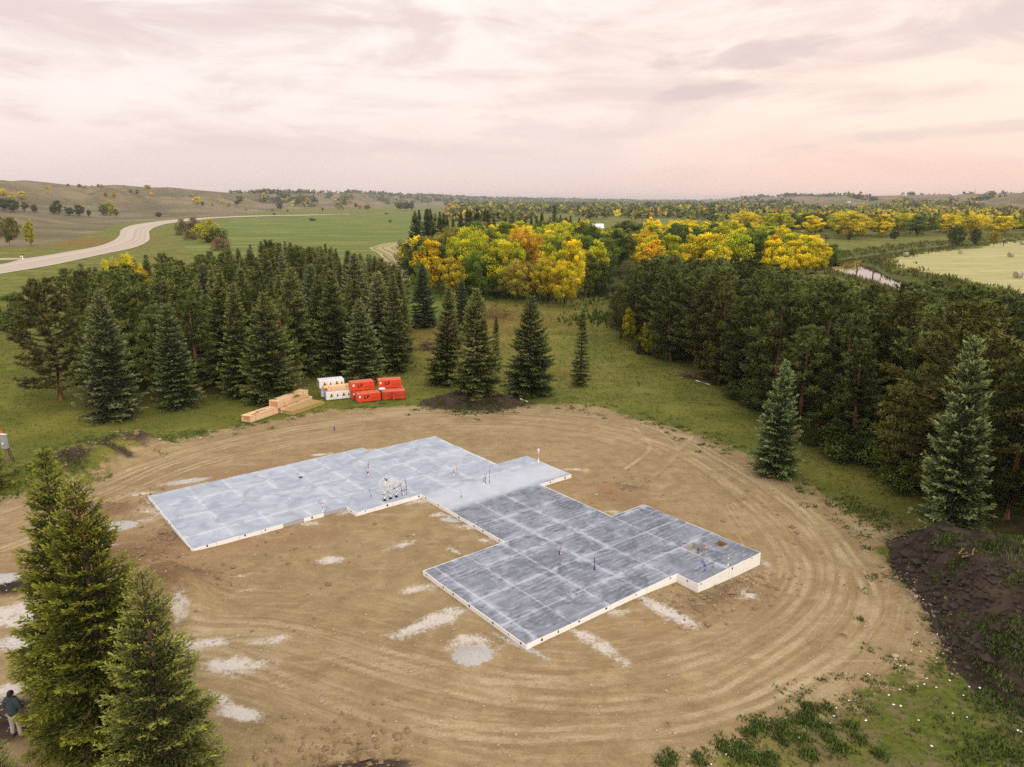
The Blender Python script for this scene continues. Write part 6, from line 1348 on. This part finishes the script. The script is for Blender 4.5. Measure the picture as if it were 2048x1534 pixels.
for i, (px, pb, pt) in enumerate(((379, 434, 408), (500, 427.5, 409), (561, 438, 419), (588, 427, 410), (668, 421, 406), (705, 420, 408))):
    p = G(px, max(pb, 423)); z = gz(*p); dd_ = ray(px, pt); h = min(13, max(8.5, (CAM_H + dd_[2] / dd_[1] * p[1]) - z))
    t = thing('utility_pole', f'{["tall pole at the road bend", "second pole along the road from the bend", "shorter pole at the field edge", "pole beyond the field edge pole", "distant pole near the far road", "farthest small pole on the road"][i]}, plain weathered wood', 'utility pole', (p[0], p[1], z), .3, 'utility poles along the road')
    MB().tube([(0, 0, -.2), (0, 0, h)], [.19, .13], 7).obj('pole', M_POLEW, t); MB().box((0, 0, h - .6), (1.8, .12, .14)).obj('crossarm', M_POLEW, t)
    for s in (-.8, .8): MB().tube([(s, 0, h - .53), (s, 0, h - .3)], .05, 6).obj('insulator', M_GALV, t)
p = G(46, 519.5); t = thing('mailbox', 'dark mailbox on a white post where the drive meets the road', 'mailbox', (p[0], p[1], gz(*p) + .15), .4)
MB().box((0, 0, .6), (.22, .22, 1.3)).obj('post', M_WHITE, t); mb = MB(); mb.box((.1, 0, 1.4), (.9, .4, .3)); mb.obj('box', M_BLACK, t, bevel=.08); MB().box((-.5, 0, .9), (.35, .3, .3)).obj('newspaper_tube', M_WHITE, t)
t = thing('wire_fence', 'rusty post and wire fence below the roadside poplars', 'fence', (0, 0, 0))
fp = smooth_line(Gs((-60, 491), (10, 493), (60, 495), (120, 494)), 5); mbw = [[] for _ in range(3)]
for q in fp:
    z = gz(*q); o = MB().tube([(q[0], q[1], z - .2), (q[0], q[1], z + 1.35)], .09, 5).obj('fence_post', M_POLEW, t)
    for k in range(3): mbw[k].append((q[0], q[1], z + .45 + .38 * k))
for w in mbw: MB().tube(w, .012, 3).obj('wire', M_GALV, t)
M_SIDING = plain('white_siding', (.80, .80, .80), .6, .04); M_GREYW = plain('grey_siding', (.38, .36, .34), .7, .1); M_ROOFM = plain('grey_roof', (.50, .50, .52), .5, .1); M_DOORR = plain('red_door', (.35, .05, .03), .6, .1); M_WIN = plain('window_glass', (.05, .06, .08), .15, .1, 3, .6)
def house(px, D, w, d, h, rz, lab, roofm, wallm=M_SIDING, z=None, door=None, nwin=2):
    p = PD(px, D); z = gz(*p) if z is None else z; t = thing('farm_building', lab, 'building', (p[0], p[1], z), rz)
    mb = MB(); W2, D2 = w / 2, d / 2; rh = d * .28
    mb.poly([(-W2, -D2, -.5), (W2, -D2, -.5), (W2, D2, -.5), (-W2, D2, -.5), (-W2, -D2, h), (W2, -D2, h), (W2, D2, h), (-W2, D2, h), (-W2, 0, h + rh), (W2, 0, h + rh)], [(0, 1, 5, 4), (1, 2, 6, 9, 5), (2, 3, 7, 6), (3, 0, 4, 8, 7)]); mb.obj('wall', wallm, t)
    mb = MB(); e = .4; s = rh / D2
    for sg in (-1, 1):
        a = [(-W2 - e, sg * (D2 + e), h - e * s + .03), (W2 + e, sg * (D2 + e), h - e * s + .03), (W2 + e, 0, h + rh + .03), (-W2 - e, 0, h + rh + .03)]; b = [(x, y, zz + .15) for x, y, zz in a]
        mb.poly(a + b, [(0, 1, 2, 3), (7, 6, 5, 4), (0, 4, 5, 1), (1, 5, 6, 2), (2, 6, 7, 3), (3, 7, 4, 0)])
    mb.obj('roof', roofm, t)
    if door: MB().box((door, -D2 - .03, h * .42), (w * .1, .06, h * .84)).obj('door', M_DOORR, t)
    for i in range(nwin): MB().box((-W2 + w * (i + 1) / (nwin + 1) + w * .08, -D2 - .03, h * .55), (w * .08, .06, h * .25)).obj('window', M_WIN, t)
    return t
house(1190, 316, 6.2, 5, 3.8, .0, 'white metal farm building with a red door strip among the trees', M_SIDING, z=3.4, door=-1.7)
house(1212, 300, 5, 4, 2.6, .3, 'small low white shed right of the white farm building', M_ROOFM, z=2.0)
for px, py, w, h, lab, rm in ((1551, 380, 0, 0, '', 0),): pass
for px, py, w, h, lab in ((1697, 406, 14, 3.5, 'small pale house in the fold of the right hills'), (1905, 394, 26, 4, 'long low farm house on the crest of the right hills'), (1805, 393, 16, 5, 'grey house on the crest among dark trees'), (1555, 419, 20, 3, 'distant white barn at the foot of the right hills')):
    q = hill_at(px, py)
    if q is None: q = hill_at(px, py + 3)
    if q: 
        o = house(px, q[1], w * .6, 6, h * .6, .1, lab, M_ROOFM, M_GREYW)
q = hill_at(1481, 401) or (PD(1481, 2600)); z = gz(*q); h = 20 / FPX * q[1]
t = thing('radio_mast', 'thin radio mast on the skyline right of the centre', 'mast', (q[0], q[1], z)); MB().tube([(0, 0, -1), (0, 0, h)], [.9, .45], 5).obj('mast', M_GALV, t)
for k in (.4, .75): MB().tube([(0, 0, h * k), (0, 0, h * k + 1.5)], 1.4, 6).obj('antenna', M_GALV, t)
# bare snags by the river
def snag(px, pb, h, lab, seed):
    rr = random.Random(seed); p = G(px, pb); t = thing('dead_tree', lab, 'dead tree', (p[0], p[1], gz(*p))); segs = [([(0, 0, -.3), (.2, 0, h * .5), (rr.uniform(-.5, .5), 0, h)], [.28, .2, .06])]
    for i in range(9):
        z0 = h * rr.uniform(.35, .9); a = rr.uniform(0, 6.28); l = h * rr.uniform(.15, .4); segs.append(([(.1, 0, z0), (math.cos(a) * l * .6, math.sin(a) * l * .6, z0 + l * .4), (math.cos(a) * l, math.sin(a) * l, z0 + l * rr.uniform(.3, .9))], [.09, .06, .02]))
    link('branches', tubes_mesh('branches', segs, M_GBARK, 4), t)
snag(1711, 556, 4.6, 'leaning bare snag on the near river bank', 1); snag(1746, 541, 4, 'grey dead tree on the reedy river bend', 2); snag(1765, 525, 3.4, 'small bare tree among the reeds', 3); snag(1898, 501, 4.5, 'pale dead tree beside the big field tree', 4); snag(2006, 493, 5, 'bare whitish tree right of the yellow field tree', 5); snag(1500, 640, 8, 'dead grey tree poking above the pine wood', 6)
# vehicle on the far road
p = PD(772, 1010); z = gz(*p) + 1.0
t = thing('pickup_truck', 'dark vehicle driving on the distant gravel road', 'truck', (p[0], p[1], z), 1.0)
MB().box((0, 0, .8), (5.2, 2.0, .8)).obj('body', M_BLACK, t, bevel=.1); MB().box((.3, 0, 1.5), (2.2, 1.8, .7), taper=.85).obj('cab', M_BLACK, t, bevel=.1)
for sx in (-1.6, 1.6):
    for sy in (-.95, .95): MB().tube([(sx, sy - .12, .38), (sx, sy + .12, .38)], .38, 10).obj('wheel', M_BLACK, t)

# ---------------------------------------------------------------- haze
def b_haze(t):
    v = t.node('ShaderNodeVolumePrincipled', {'Color': (.82, .84, .92), 'Density': 9.5e-5, 'Anisotropy': .2})
    t.node('ShaderNodeOutputMaterial', {1: v}, None)
M_HAZE = mat('haze', b_haze)
ztop = max(float(Z.max()) + 25, CAM_H + 5); zbot = float(Z.min()) - 1
HZ = MB().box((0, 8000, (ztop + zbot) / 2), (24000, 17000, ztop - zbot)).obj('haze', M_HAZE); tag(HZ, kind='stuff')
print('zrange', Z.min(), Z.max())

# ---------------------------------------------------------------- tell alike trees apart by their order from the left
ORD = 'first second third fourth fifth sixth seventh eighth ninth tenth eleventh twelfth thirteenth fourteenth fifteenth sixteenth seventeenth eighteenth nineteenth twentieth twenty-first twenty-second twenty-third twenty-fourth'.split()
gr = {}
for o in bpy.data.objects:
    if o.parent is None and o.get('group') and o.get('category') in ('tree', 'shrub', 'litter'): gr.setdefault(o['group'], []).append(o)
for g_, L_ in gr.items():
    if 2 <= len(L_) <= 24:
        L_.sort(key=lambda o: o.location.x / o.location.y)
        for i, o in enumerate(L_):
            w = ('leftmost' if i == 0 else 'rightmost' if i == len(L_) - 1 else ORD[i] + ' from left') + ': ' + o['label']
            if len(w.split()) <= 16: o['label'] = w
